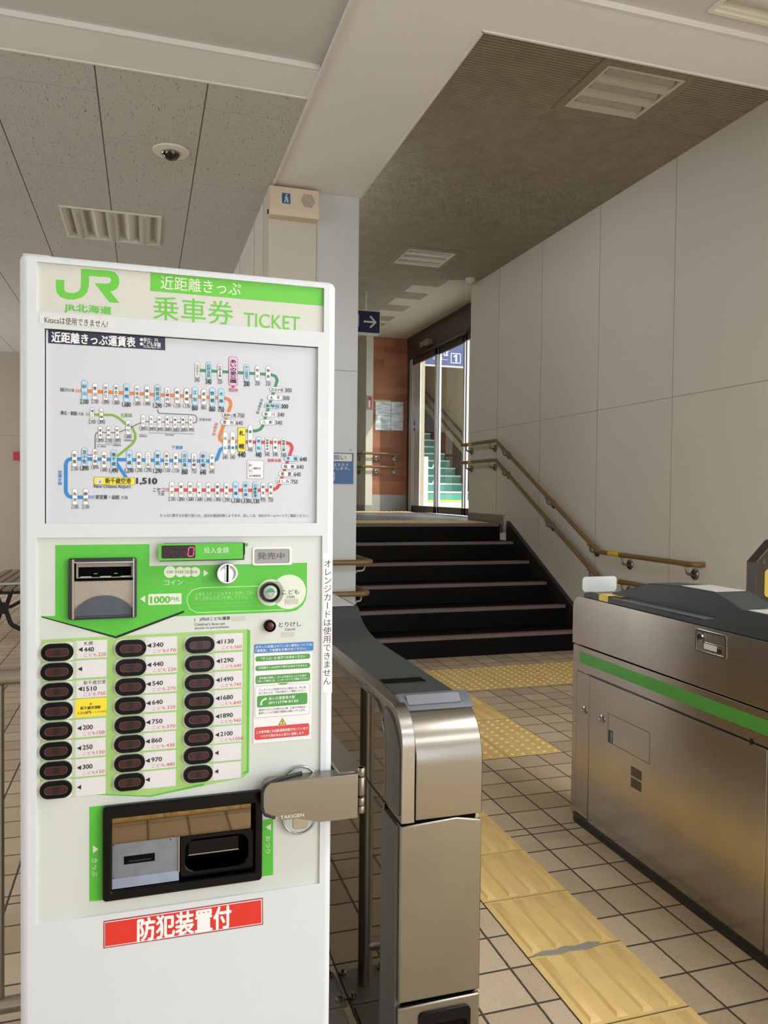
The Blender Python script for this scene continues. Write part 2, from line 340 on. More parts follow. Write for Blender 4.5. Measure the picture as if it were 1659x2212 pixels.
class Face:
    """flat artwork on a face: (u, v) metres -> point, layers stepped outwards along n"""
    def __init__(s, mb, o, e, up, n): s.mb = mb; s.o = Vector(o); s.e = Vector(e); s.up = Vector(up); s.n = Vector(n)
    def pt(s, u, v, L): return s.o+s.e*u+s.up*v+s.n*(EPS*L)
    def poly(s, pts, m, L=1): s.mb.add([s.pt(u, v, L) for u, v in pts], [tuple(range(len(pts)))], m)
    def rect(s, u0, u1, v0, v1, m, L=1, r=0): s.poly(rrect(u0, u1, v0, v1, r) if r > 0 else [(u0, v0), (u1, v0), (u1, v1), (u0, v1)], m, L)
    def disc(s, u, v, r, m, L=1, n=28): s.poly(circ(u, v, r, n), m, L)
    def frame(s, u0, u1, v0, v1, w, m, L=1, r=0):
        a = rrect(u0, u1, v0, v1, r); b = rrect(u0+w, u1-w, v0+w, v1-w, max(r-w, 1e-4)); n = len(a)
        s.mb.add([s.pt(*p, L) for p in a+b], [(i, (i+1) % n, n+(i+1) % n, n+i) for i in range(n)], m)
    def text(s, body, u0, u1, v, h, m, bold=0, L=2):
        V, F, x0, x1, y0, y1 = text_mesh(body, bold); sx = (u1-u0)/max(x1-x0, 1e-6); sy = h/max(y1-y0, 1e-6); yc = (y0+y1)/2
        for k, (a, c) in enumerate(BOLD(bold)): s.mb.add([s.pt(u0+(x-x0+a)*sx, v+(y-yc+c)*sy, L+.2*k) for x, y in V], F, m)
    def vtext(s, body, u0, u1, v0, v1, w, m, bold=0, L=2):
        n = len(body); ch = (v0-v1)/n
        for i, c in enumerate(body):
            V, F, *_ = text_mesh(c, bold); t = (i+.5)/n; cu = u0+(u1-u0)*t; cv = v0+(v1-v0)*t; sy = min(w, ch)
            if c in 'ー': P = [(cu+(y-.38)*w, cv-(x-.5)*sy) for x, y in V]
            else: P = [(cu+(x-.5)*w, cv+(y-.38)*sy) for x, y in V]
            for k, (a, d) in enumerate(BOLD(bold)): s.mb.add([s.pt(p[0]+a*w, p[1]+d*sy, L+.2*k) for p in P], F, m)
    def wtext(s, body, u0, v0, u1, v1, h, m, bold=0, L=2):
        V, F, x0, x1, y0, y1 = text_mesh(body, bold); sx = (v0-v1)/(x1-x0); sy = h/(y1-y0); yc = (y0+y1)/2
        s.mb.add([s.pt((u0+u1)/2+(y-yc)*sy, v0-(x-x0)*sx, L) for x, y in V], F, m)
    def stroke(s, P, w, m, L=1):
        P = [Vector(p) for p in P]; A = []; B = []
        if len(P) > 3 and w > .001: P = [Vector((p.x, p.y)) for p in [Vector(q) for q in fillet([(p.x, p.y, 0) for p in P], w*1.0, 4)]]
        for i, p in enumerate(P):
            d0 = (P[i]-P[i-1]).normalized() if i else None; d1 = (P[i+1]-P[i]).normalized() if i < len(P)-1 else None
            if d0 is None or d0.length < 1e-6: d0 = d1
            if d1 is None or d1.length < 1e-6: d1 = d0
            n0 = Vector((-d0.y, d0.x)); n1 = Vector((-d1.y, d1.x)); n = (n0+n1)
            n = n.normalized() if n.length > 1e-6 else n0; k = w/2/max(.4, n.dot(n0)); A.append(p+n*k); B.append(p-n*k)
        n = len(P); s.mb.add([s.pt(q.x, q.y, L) for q in A+B], [(i, i+1, n+i+1, n+i) for i in range(n-1)], m)
    def art(s, table, k=.001):
        for it in table:
            t = it[0]
            if t == 'T': _, b, u0, u1, v, h, c, bo, L = it; s.text(b, u0*k, u1*k, v*k, h*k, pal(c), bo, L)
            elif t == 'V': _, b, u0, u1, v0, v1, w, c, bo, L = it; s.vtext(b, u0*k, u1*k, v0*k, v1*k, w*k, pal(c), bo, L)
            elif t == 'W': _, b, u0, v0, u1, v1, h, c, bo, L = it; s.wtext(b, u0*k, v0*k, u1*k, v1*k, h*k, pal(c), bo, L)
            elif t == 'B': _, u0, u1, v, h, r, c, L = it; s.rect(u0*k, u1*k, (v-h/2)*k, (v+h/2)*k, pal(c), L, r*k)
            elif t == 'Q': _, pts, c, L = it; s.poly([(a*k, b*k) for a, b in pts], pal(c), L)
            elif t == 'S': _, pts, w, c, L = it; s.stroke([(a*k, b*k) for a, b in pts], w*k, pal(c), L)
            elif t == 'C': _, u, v, r, c, L = it; s.disc(u*k, v*k, r*k, pal(c), L)
SIGN = [
('Q',[(52.2,1637.8),(64.4,1638.4),(64.4,1625.5),(65.4,1621.3),(69.5,1619.2),(77.8,1619.2),(84.6,1621.9),(88.2,1626.8),(89,1633.7),(88.9,1658.3),(130.3,1659.3),(140.2,1657),(145.1,1650.3),(145.9,1641),(143.3,1633.1),(136.8,1627.9),(132.1,1627.2),(146,1609.5),(131.4,1609.3),(108.9,1637.7),(125.6,1638.1),(131.3,1639.7),(133.4,1642.9),(133.4,1646.5),(130.8,1648.7),(125.6,1648.7),(100.9,1648.3),(100.4,1632.5),(97.9,1622.3),(91.3,1614.4),(79.1,1609.3),(69,1608.7),(58.9,1611.6),(53.9,1617.6),(52.2,1626.3)],'jrgreen',1),('T','JR北海道',64.5,134.1,1595.5,14.2,'jrgreen',0.03,2),('Q',[(193.2,1663),(480.1,1662.2),(480.4,1632.4),(193.3,1632.9)],'jrgreen',1),('T','近距離きっぷ',209.3,338.1,1648.2,22,'cream2',-0.012,2),('T','乗車券',197.8,326,1607,39.1,'jrgreen',0,2),('T','TICKET',343.8,438.6,1598.8,23.5,'jrgreen',-0.012,2),
]
KITACA = [
('B',28.8,140.5,1573.7,13.5,0.4,'labelgrey',1),('T','Kitacaは使用できません!',36.5,128.8,1573.6,11.4,'ink',-0.01,2),
]
MAP = [
('Q',[(40.9,1559.8),(216.7,1559.4),(216.8,1538.9),(40.9,1538.6)],'navy',1),('T','近距離きっぷ運賃表',45.9,170.3,1548.8,16.4,'white',0.03,2),('C',179.8,1553.8,2.5,'white',1.5),('T','単位：円',182.7,205.1,1553.8,7.1,'white',0.01,2),('C',179.8,1546.8,2.5,'white',1.5),('T','こども半額',182.7,209.6,1547,7.5,'white',0.02,2),('T','(10円未満の端数切り捨て)',182.7,210.3,1541.7,2.8,'white',0,2),('S',[(89.6,1466.9),(311.6,1465.9),(319.4,1464.2),(322.8,1458.5),(322.5,1453.4),(304.8,1402.8),(304.8,1396.9),(308.9,1393.6),(337.6,1394.5)],5.69,'orange',1),('S',[(81.4,1469.1),(81.4,1463.9)],0.89,'orange',1),('S',[(83.2,1469.2),(83.2,1464)],0.89,'orange',1),('S',[(85.1,1469.3),(85.1,1464.1)],0.89,'orange',1),('S',[(86.9,1469.4),(86.9,1464.2)],0.89,'orange',1),('S',[(88.7,1469.5),(88.7,1464.3)],0.89,'orange',1),
('S',[(267.7,1509.7),(389,1509.4),(397.8,1507.1),(400.7,1500.3),(376.3,1421.5),(372.1,1415.8),(365.2,1413.1),(346.1,1412.1)],4.98,'dgreen',1),('S',[(344.5,1393.7),(416.4,1394.7),(424.6,1392.5),(427.2,1386.2),(405.9,1323.2),(400.9,1316.8),(392.1,1312.8),(227.3,1311.7)],5.69,'red',1),('S',[(218.8,1315),(218.8,1308.9)],0.89,'red',1),('S',[(220.8,1315),(220.8,1308.9)],0.89,'red',1),('S',[(222.7,1315.1),(222.7,1309)],0.89,'red',1),('S',[(224.7,1315.1),(224.7,1309)],0.89,'red',1),('S',[(337.6,1384.8),(313.7,1383.8),(306.2,1380.5),(303.2,1372.8),(300.2,1363.8),(293.5,1360.2),(74.5,1359.3),(68.7,1356.8),(66.6,1350.6),(66.6,1307.3),(69.4,1300.9),(74.5,1298.6),(99,1298.5)],5.69,'blue',1),('S',[(100.8,1301.5),(100.8,1296.2)],0.89,'blue',1),('S',[(102.6,1301.5),(102.6,1296.2)],0.89,'blue',1),('S',[(104.5,1301.5),(104.5,1296.2)],0.89,'blue',1),('S',[(106.3,1301.5),(106.3,1296.2)],0.89,'blue',1),
('S',[(108.2,1301.5),(108.2,1296.3)],0.89,'blue',1),('S',[(139.5,1357.8),(157.2,1330.6)],5.33,'blue',1),('S',[(103.4,1430),(135.9,1430.7),(144.4,1427),(157,1416.3),(165.9,1411.6),(170.6,1401.8),(170.7,1393.5),(165.9,1385),(142.6,1364.5)],3.91,'olive',1),('S',[(96.4,1432.7),(96.4,1427.8)],0.89,'olive',1),('S',[(98.2,1432.7),(98.2,1427.8)],0.89,'olive',1),('S',[(100.1,1432.8),(100.1,1427.9)],0.89,'olive',1),('S',[(101.9,1432.9),(101.9,1428)],0.89,'olive',1),('S',[(205.7,1442.2),(205.8,1438.2),(208,1436.3),(262.4,1436.1),(266.4,1433.9),(267.7,1427.8),(266.4,1423.7),(261.4,1422.8),(182.7,1421.9),(159.5,1409.7),(143.8,1402.6),(114.3,1402.2),(110.9,1400.1),(109.9,1395.5),(110,1373.5)],1.42,'grey',1),('S',[(98.9,1366),(105.7,1365.9)],1.24,'grey',1),('B',89.3,98.5,1468.5,30.9,5.3,'edge',2),('B',89.8,98,1468.4,29.9,4.8,'lblue',3),('V','砂川',93.9,93.9,1479.6,1457.2,6.9,'ink',0.012,4),
('T','2,100',87.7,100.2,1449.5,8.2,'ink',0.025,4),('B',105.6,113.6,1466.9,26.7,4.6,'edge',2),('B',106,113.1,1466.9,25.6,4.1,'white',3),('V','豊沼',109.5,109.6,1476.6,1457.2,5.9,'ink',0.012,4),('T','2,100',104.2,114.9,1450.5,7.1,'ink',0,4),('B',121.6,129.7,1466.7,26.7,4.6,'edge',2),('B',122.1,129.2,1466.8,25.6,4.1,'white',3),('V','奈井江',125.6,125.6,1476.4,1457,5.9,'ink',0.012,4),('T','1,890',120.3,131.1,1450.3,7.1,'ink',0,4),('B',137.1,145.3,1466.8,26.7,4.6,'edge',2),('B',137.6,144.8,1466.8,25.6,4.1,'white',3),('V','茶志内',141.2,141.2,1476.6,1457.1,5.9,'ink',0.012,4),('T','1,680',135.8,146.7,1450.3,7.1,'ink',0,4),('B',152.5,161.9,1467,30.9,5.3,'edge',2),('B',153,161.5,1467,29.9,4.8,'lblue',3),('V','美唄',157.2,157.2,1478.4,1455.6,6.9,'ink',0.012,4),('T','1,680',150.8,163.7,1447.8,8.2,'ink',0.025,4),('B',169.2,177.5,1466.8,26.7,4.6,'edge',2),('B',169.7,177,1466.8,25.6,4.1,'white',3),
('V','光珠内',173.3,173.4,1476.6,1456.9,5.9,'ink',0.012,4),('T','1,680',167.9,178.9,1450.2,7.1,'ink',0,4),('B',184.5,192.8,1466.8,26.7,4.6,'edge',2),('B',185,192.3,1466.8,25.6,4.1,'white',3),('V','峰延',188.6,188.7,1476.7,1457,5.9,'ink',0.012,4),('T','1,490',183.1,194.3,1450.2,7.1,'ink',0,4),('B',200.2,209.9,1467.7,30.9,5.3,'edge',2),('B',200.7,209.4,1467.6,29.9,4.8,'lblue',3),('V','岩見沢',205,205.1,1479.2,1456.1,6.9,'ink',0.012,4),('T','1,290',198.5,211.7,1448.2,8.2,'ink',0.025,4),('B',216.4,224.8,1466.4,26.7,4.6,'edge',2),('B',216.8,224.3,1466.3,25.6,4.1,'white',3),('V','上幌向',220.5,220.6,1476.3,1456.4,5.9,'ink',0.012,4),('T','1,290',215,226.3,1449.5,7.1,'ink',0,4),('B',231.6,240.2,1466.4,26.7,4.6,'edge',2),('B',232.1,239.7,1466.4,25.6,4.1,'white',3),('V','幌向',235.9,235.9,1476.4,1456.5,5.9,'ink',0.012,4),('T','1,130',230.3,241.7,1449.5,7.1,'ink',0,4),('B',246.7,255.3,1466.5,26.7,4.6,'edge',2),
('B',247.2,254.8,1466.5,25.6,4.1,'white',3),('V','豊幌',251,251.1,1476.5,1456.5,5.9,'ink',0.012,4),('T','1,130',245.4,256.8,1449.5,7.1,'ink',0,4),('B',259.3,269.2,1467.1,30.9,5.3,'edge',2),('B',259.8,268.7,1467.1,29.9,4.8,'lblue',3),('V','江別',264.2,264.3,1478.8,1455.4,6.9,'ink',0.012,4),('T','860',259.7,269,1447.4,8.2,'ink',0.025,4),('B',274.2,282.9,1466.1,26.7,4.6,'edge',2),('B',274.7,282.4,1466.1,25.6,4.1,'white',3),('V','高砂',278.5,278.6,1476.2,1456,5.9,'ink',0.012,4),('T','860',274.7,282.6,1449.1,7.1,'ink',0,4),('B',287.3,297.4,1466.8,30.9,5.3,'edge',2),('B',287.8,296.8,1466.8,29.9,4.8,'lblue',3),('V','野幌',292.2,292.4,1478.5,1455,6.9,'ink',0.012,4),('T','860',287.7,297.1,1446.9,8.2,'ink',0.025,4),('B',301.7,311.9,1466.8,30.9,5.3,'edge',2),('B',302.2,311.4,1466.8,29.9,4.8,'lblue',3),('V','大麻',306.8,306.9,1478.5,1454.9,6.9,'ink',0.012,4),('T','750',302.2,311.7,1446.8,8.2,'ink',0.025,4),
('B',263.6,271.9,1510.4,26,4.4,'edge',2),('B',264.1,271.4,1510.4,24.9,3.9,'white',3),('V','北海道医療大学',267.7,267.8,1520.2,1500.6,5.6,'ink',0,4),('T','340',263.8,271.7,1493.8,7.1,'ink',0,4),('B',281.4,290.8,1509.8,29.5,5,'edge',2),('B',281.9,290.3,1509.8,28.4,4.4,'lblue',3),('V','石狩当別',286,286.1,1521,1498.5,6.4,'ink',0.012,4),('T','340',281.5,290.8,1491.7,8.2,'ink',0.025,4),('B',300.3,308.8,1509.8,26,4.4,'edge',2),('B',300.9,308.3,1509.8,24.9,3.9,'white',3),('V','石狩太美',304.5,304.6,1519.7,1499.9,5.6,'ink',0.012,4),('T','250',300.6,308.7,1493,7.1,'ink',0,4),('B',343.8,353.5,1509.9,29.5,5,'edge',2),('B',344.3,352.9,1510,28.4,4.4,'lblue',3),('V','あいの里教育大',348.6,348.7,1521.3,1498.5,6.4,'ink',0,4),('T','200',343.9,353.6,1491.5,8.2,'ink',0.025,4),('B',362.6,371.3,1510.2,26,4.4,'edge',2),('B',363.2,370.8,1510.2,24.9,3.9,'white',3),('V','拓北',366.9,367,1520.3,1500.2,5.6,'ink',0.012,4),
('T','200',363,371.2,1493.2,7.1,'ink',0,4),('B',380.8,389.5,1511,26,4.4,'edge',2),('B',381.3,389,1511,24.9,3.9,'white',3),('V','篠路',385.1,385.2,1521,1500.9,5.6,'ink',0.012,4),('T','250',381.1,389.4,1493.8,7.1,'ink',0,4),('B',318.8,333.8,1511.4,48.3,3.6,'edge',2),('B',319.5,333.1,1511.4,46.9,3.2,'pink',3),('V','あいの里公園',326.2,326.4,1531,1491.4,11.4,'ink',0.03,4),('Q',[(322.7,1483.7),(330.2,1483.7),(326.4,1488)],'red',4),('T','現在地',319.3,334.3,1479.9,6,'red',0.01,4),('B',387.6,413.4,1484.2,9.6,4.8,'edge',2),('B',388.1,412.9,1484.2,8.5,4.3,'white',3),('T','百合が原',390.1,410.9,1483.9,6,'ink',0.01,4),('T','300',414.3,425.7,1484.2,7.1,'ink',0,4),('B',383.8,409.6,1470.6,9.6,4.8,'edge',2),('B',384.4,409.1,1470.7,8.5,4.3,'white',3),('T','太',387.8,393.7,1470.3,6,'ink',0.01,4),('T','平',399.7,405.6,1470.6,6,'ink',0.01,4),('T','300',410.5,421.9,1470.7,7.1,'ink',0,4),
('B',378.7,407.2,1456.4,9.6,4.8,'edge',2),('B',379.2,406.7,1456.4,8.5,4.3,'lblue',3),('T','新琴似',381.4,404.5,1456.2,6,'ink',0.01,4),('T','300',408.1,419.5,1456.5,7.1,'ink',0.02,4),('B',375.3,400.9,1442.2,9.6,4.8,'edge',2),('B',375.8,400.4,1442.2,8.5,4.3,'white',3),('T','新',379.2,385.1,1442,6,'ink',0.01,4),('T','川',391,396.9,1442.2,6,'ink',0.01,4),('T','340',401.8,413.2,1442.2,7.1,'ink',0,4),('B',371.5,397.1,1428.5,9.6,4.8,'edge',2),('B',372,396.6,1428.5,8.5,4.3,'white',3),('T','八',375.5,381.3,1428.2,6,'ink',0.01,4),('T','軒',387.2,393.2,1428.3,6,'ink',0.01,4),('T','340',398,409.4,1428.3,7.1,'ink',0,4),('B',308.8,333.7,1438.1,9.6,4.8,'edge',2),('B',309.3,333.2,1438.2,8.5,4.3,'white',3),('T','森林公園',311.2,331.3,1438,6,'ink',0.01,4),('T','750',334.6,345.6,1438,7.1,'ink',0,4),('B',306.2,331,1425.7,9.6,4.8,'edge',2),('B',306.7,330.5,1425.7,8.5,4.3,'white',3),
('T','厚',310,315.7,1425.4,6,'ink',0.01,4),('T','別',321.4,327.2,1425.5,6,'ink',0.01,4),('T','640',331.9,342.9,1425.5,7.1,'ink',0,4),('B',412.8,440.4,1367.8,9.6,4.8,'edge',2),('B',413.4,439.9,1367.8,8.5,4.3,'lblue',3),('T','手',417.1,423.4,1367.7,6,'ink',0.01,4),('T','稲',429.8,436.2,1367.6,6,'ink',0.01,4),('T','640',441.3,452.9,1367.3,7.1,'ink',0.02,4),('B',408.7,434.8,1354.2,9.6,4.8,'edge',2),('B',409.2,434.2,1354.2,8.5,4.3,'white',3),('T','稲',412.7,418.7,1354.2,6,'ink',0.01,4),('T','穂',424.7,430.7,1354,6,'ink',0.01,4),('T','640',435.7,447.2,1353.8,7.1,'ink',0,4),('B',403.8,429.8,1341.4,9.6,4.8,'edge',2),('B',404.3,429.3,1341.4,8.5,4.3,'white',3),('T','星',407.8,413.8,1341.3,6,'ink',0.01,4),('T','置',419.8,425.8,1341.2,6,'ink',0.01,4),('T','640',430.7,442.3,1340.8,7.1,'ink',0,4),('B',398.9,424.9,1328.6,9.6,4.8,'edge',2),('B',399.4,424.4,1328.6,8.5,4.3,'white',3),
('T','ほしみ',401.4,422.4,1328.5,6,'ink',0.01,4),('T','750',425.8,437.3,1328,7.1,'ink',0,4),('B',334.1,347.9,1397.7,41.2,2.1,'edge',2),('B',334.8,347.2,1397.7,39.8,1.8,'yellow',3),('T','札',336.8,345.1,1408.4,8.5,'ink',0.03,4),('T','幌',336.9,345.2,1386.3,8.5,'ink',0.03,4),('T','440',334.9,347.4,1372.5,8.9,'ink',0.03,4),('B',351.2,359.8,1403.3,38,4.4,'edge',2),('B',351.7,359.3,1403.4,37,3.9,'white',3),('V','桑園',355.4,355.6,1419.3,1387.4,5.6,'ink',0.012,4),('T','440',351.5,359.7,1381.1,7.1,'ink',0,4),('B',309.7,318.2,1391,38,4.4,'edge',2),('B',310.3,317.7,1391,37,3.9,'white',3),('V','白石',313.9,314.1,1406.8,1375.2,5.6,'ink',0.012,4),('T','540',310.1,318.1,1367.6,7.1,'ink',0,4),('B',322,330.6,1391.4,38,4.4,'edge',2),('B',322.5,330,1391.4,37,3.9,'white',3),('V','苗穂',326.2,326.4,1407.2,1375.5,5.6,'ink',0.012,4),('T','540',322.3,330.5,1367.9,7.1,'ink',0,4),('B',364.8,374.2,1389.8,28.8,4.8,'edge',2),
('B',365.3,373.7,1389.8,27.7,4.3,'lblue',3),('V','琴似',369.4,369.6,1401.1,1378.6,6.1,'ink',0.012,4),('T','440',364.7,374.5,1372.8,8.2,'ink',0.025,4),('B',380,388.4,1390.3,25.2,4.3,'edge',2),('B',380.5,387.9,1390.3,24.2,3.7,'white',3),('V','発寒中央',384.1,384.3,1400.1,1380.4,5.4,'ink',0.012,4),('T','540',380.1,388.5,1374.2,7.1,'ink',0,4),('B',393.7,402.2,1390.3,25.2,4.3,'edge',2),('B',394.2,401.7,1390.3,24.2,3.7,'white',3),('V','発寒',397.9,398,1400.2,1380.4,5.4,'ink',0.012,4),('T','540',393.9,402.3,1374.2,7.1,'ink',0,4),('B',407.9,416.4,1389.7,25.2,4.3,'edge',2),('B',408.4,415.9,1389.7,24.2,3.7,'white',3),('V','稲積公園',412.1,412.2,1399.6,1379.8,5.4,'ink',0.012,4),('T','540',408,416.5,1373.5,7.1,'ink',0,4),('B',386.5,394.9,1313.5,26,4.3,'edge',2),('B',387,394.4,1313.5,24.9,3.7,'white',3),('V','銭函',390.6,390.8,1323.8,1303.3,5.4,'ink',0.012,4),('T','750',386.6,395,1296.7,7.1,'ink',0,4),
('B',373.5,381.9,1313.3,26,4.3,'edge',2),('B',374,381.4,1313.3,24.9,3.7,'white',3),('V','朝里',377.6,377.7,1323.6,1303.2,5.4,'ink',0.012,4),('T','970',373.6,381.9,1296.5,7.1,'ink',0,4),('B',359.3,368.7,1312.2,29.5,4.8,'edge',2),('B',359.9,368.2,1312.2,28.4,4.3,'lblue',3),('V','小樽築港',364,364.1,1323.8,1300.5,6.1,'ink',0.012,4),('T','1,130',357,371.3,1293.7,8.2,'ink',0.025,4),('B',343.4,352.7,1312.8,29.5,4.8,'edge',2),('B',343.9,352.2,1312.8,28.4,4.3,'lblue',3),('V','南小樽',348,348.1,1324.3,1301.1,6.1,'ink',0.012,4),('T','1,130',341.1,355.3,1294.2,8.2,'ink',0.025,4),('B',326.9,336.1,1312.8,29.5,4.8,'edge',2),('B',327.4,335.6,1312.8,28.4,4.3,'lblue',3),('V','小樽',331.4,331.6,1324.4,1301.3,6.1,'ink',0.012,4),('T','1,130',324.6,338.7,1294.5,8.2,'ink',0.025,4),('B',312,320.2,1312.3,26,4.3,'edge',2),('B',312.5,319.7,1312.3,24.9,3.7,'white',3),('V','塩谷',316.1,316.2,1322.4,1302.3,5.4,'ink',0.012,4),
('T','1,290',310.3,322.1,1295.8,7.1,'ink',0,4),('B',297.4,305.6,1312.5,26,4.3,'edge',2),('B',297.9,305,1312.5,24.9,3.7,'white',3),('V','蘭島',301.4,301.5,1322.6,1302.5,5.4,'ink',0.012,4),('T','1,490',295.7,307.5,1296,7.1,'ink',0,4),('B',282.6,290.7,1312.3,26,4.3,'edge',2),('B',283.1,290.2,1312.3,24.9,3.7,'white',3),('V','余市',286.6,286.7,1322.4,1302.4,5.4,'ink',0.012,4),('T','1,490',280.9,292.6,1295.8,7.1,'ink',0,4),('B',267.9,275.9,1312.5,26,4.3,'edge',2),('B',268.4,275.4,1312.5,24.9,3.7,'white',3),('V','仁木',271.9,271.9,1322.5,1302.6,5.4,'ink',0.012,4),('T','1,680',266.2,277.8,1296.2,7.1,'ink',0,4),('B',253.3,261.2,1312.8,26,4.3,'edge',2),('B',253.8,260.7,1312.8,24.9,3.7,'white',3),('V','然別',257.2,257.3,1322.7,1302.8,5.4,'ink',0.012,4),('T','1,680',251.6,263.1,1296.3,7.1,'ink',0,4),('B',238.8,246.7,1312.2,26,4.3,'edge',2),('B',239.3,246.2,1312.2,24.9,3.7,'white',3),
('V','銀山',242.7,242.7,1322.1,1302.3,5.4,'ink',0.012,4),('T','1,890',237,248.5,1296,7.1,'ink',0,4),('B',224,231.9,1312.8,26,4.3,'edge',2),('B',224.5,231.4,1312.8,24.9,3.7,'white',3),('V','小沢',227.9,228,1322.6,1302.9,5.4,'ink',0.012,4),('T','2,100',222.3,233.7,1296.5,7.1,'ink',0,4),('B',288.1,296.9,1360.5,26.7,4.6,'edge',2),('B',288.6,296.4,1360.5,25.6,4.1,'white',3),('V','平和',292.4,292.5,1370.7,1350.4,5.9,'ink',0.012,4),('T','640',288.6,296.6,1343.3,7.1,'ink',0,4),('B',273,283.1,1360.9,30.2,5.3,'edge',2),('B',273.5,282.6,1360.9,29.2,4.8,'lblue',3),('V','新札幌',278,278.1,1372.3,1349.5,6.9,'ink',0.012,4),('T','640',273.4,282.8,1341.8,8.2,'ink',0.025,4),('B',259,267.7,1360.2,26.7,4.6,'edge',2),('B',259.5,267.2,1360.2,25.6,4.1,'white',3),('V','上野幌',263.3,263.4,1370.3,1350.2,5.9,'ink',0.012,4),('T','750',259.5,267.4,1343.2,7.1,'ink',0,4),('B',243.5,253.4,1360.9,30.2,5.3,'edge',2),
('B',244,252.9,1360.9,29.2,4.8,'lblue',3),('V','北広島',248.4,248.5,1372.3,1349.6,6.9,'ink',0.012,4),('T','860',243.9,253.2,1341.9,8.2,'ink',0.025,4),('B',229.7,238.3,1359.9,26.7,4.6,'edge',2),('B',230.2,237.8,1359.9,25.6,4.1,'white',3),('V','島松',234,234,1369.9,1349.9,5.9,'ink',0.012,4),('T','1,130',228.4,239.8,1343,7.1,'ink',0,4),('B',215.4,223.9,1360.3,26.7,4.6,'edge',2),('B',215.9,223.4,1360.2,25.6,4.1,'white',3),('V','恵み野',219.6,219.7,1370.2,1350.3,5.9,'ink',0.012,4),('T','1,130',214,225.4,1343.4,7.1,'ink',0,4),('B',200.5,210.2,1360.9,30.2,5.3,'edge',2),('B',201,209.7,1360.9,29.2,4.8,'lblue',3),('V','恵庭',205.3,205.4,1372.2,1349.7,6.9,'ink',0.012,4),('T','1,290',198.8,212.1,1342.1,8.2,'ink',0.025,4),('B',186.4,194.7,1359.9,26.7,4.6,'edge',2),('B',186.8,194.2,1360,25.6,4.1,'white',3),('V','サッポロビール庭園',190.5,190.6,1369.8,1350,5.9,'ink',0,4),('T','1,290',185,196.2,1343.2,7.1,'ink',0,4),
('B',172.3,180.6,1359.3,26.7,4.6,'edge',2),('B',172.8,180.1,1359.3,25.6,4.1,'white',3),('V','長都',176.4,176.5,1369.2,1349.4,5.9,'ink',0.012,4),('T','1,290',171,182.1,1342.6,7.1,'ink',0,4),('B',156.8,166.3,1360.6,30.2,5.3,'edge',2),('B',157.3,165.8,1360.6,29.2,4.8,'lblue',3),('V','千歳',161.5,161.6,1371.7,1349.5,6.9,'ink',0.012,4),('T','1,290',155.1,168.1,1342,8.2,'ink',0.025,4),('B',133.3,142.6,1360.1,30.2,5.3,'edge',2),('B',133.7,142.2,1360.1,29.2,4.8,'lblue',3),('V','南千歳',137.9,138,1371.1,1349,6.9,'ink',0.012,4),('T','1,490',131.6,144.4,1341.6,8.2,'ink',0.025,4),('B',119.3,127.3,1359.1,26.7,4.6,'edge',2),('B',119.7,126.9,1359.1,25.6,4.1,'white',3),('V','植苗',123.3,123.3,1368.8,1349.3,5.9,'ink',0.012,4),('T','1,680',117.9,128.7,1342.6,7.1,'ink',0,4),('B',105.7,113.7,1362.7,26.7,4.6,'edge',2),('B',106.1,113.2,1362.7,25.6,4.1,'white',3),('V','沼ノ端',109.7,109.7,1372.4,1353,5.9,'ink',0.012,4),
('T','1,890',104.3,115.1,1346.3,7.1,'ink',0,4),('B',89.4,98.6,1362.7,30.2,5.3,'edge',2),('B',89.9,98.1,1362.7,29.2,4.8,'lblue',3),('V','苫小牧',94,94,1373.6,1351.7,6.9,'ink',0.012,4),('T','1,890',87.7,100.3,1344.3,8.2,'ink',0.025,4),('B',75.4,83.3,1359.7,26.7,4.6,'edge',2),('B',75.9,82.9,1359.7,25.6,4.1,'white',3),('V','青葉',79.3,79.4,1369.3,1350.1,5.9,'ink',0.012,4),('T','2,100',74.1,84.7,1343.4,7.1,'ink',0,4),('B',76,84,1299.3,26.7,4.6,'edge',2),('B',76.5,83.5,1299.3,25.6,4.1,'white',3),('V','糸井',80,80,1309,1289.7,5.9,'ink',0.012,4),('T','2,100',74.7,85.3,1283,7.1,'ink',0,4),('B',91.9,99.9,1299.5,26.7,4.6,'edge',2),('B',92.4,99.4,1299.5,25.6,4.1,'white',3),('V','錦岡',95.9,95.9,1309.1,1289.7,5.9,'ink',0.012,4),('T','2,100',90.6,101.2,1283,7.1,'ink',0,4),('B',102.1,108.5,1430.8,21,3.7,'edge',2),('B',102.5,108,1430.8,19.9,3.2,'white',3),('V','滝ノ上',105.3,105.3,1438.3,1423.2,4.6,'ink',0.012,4),
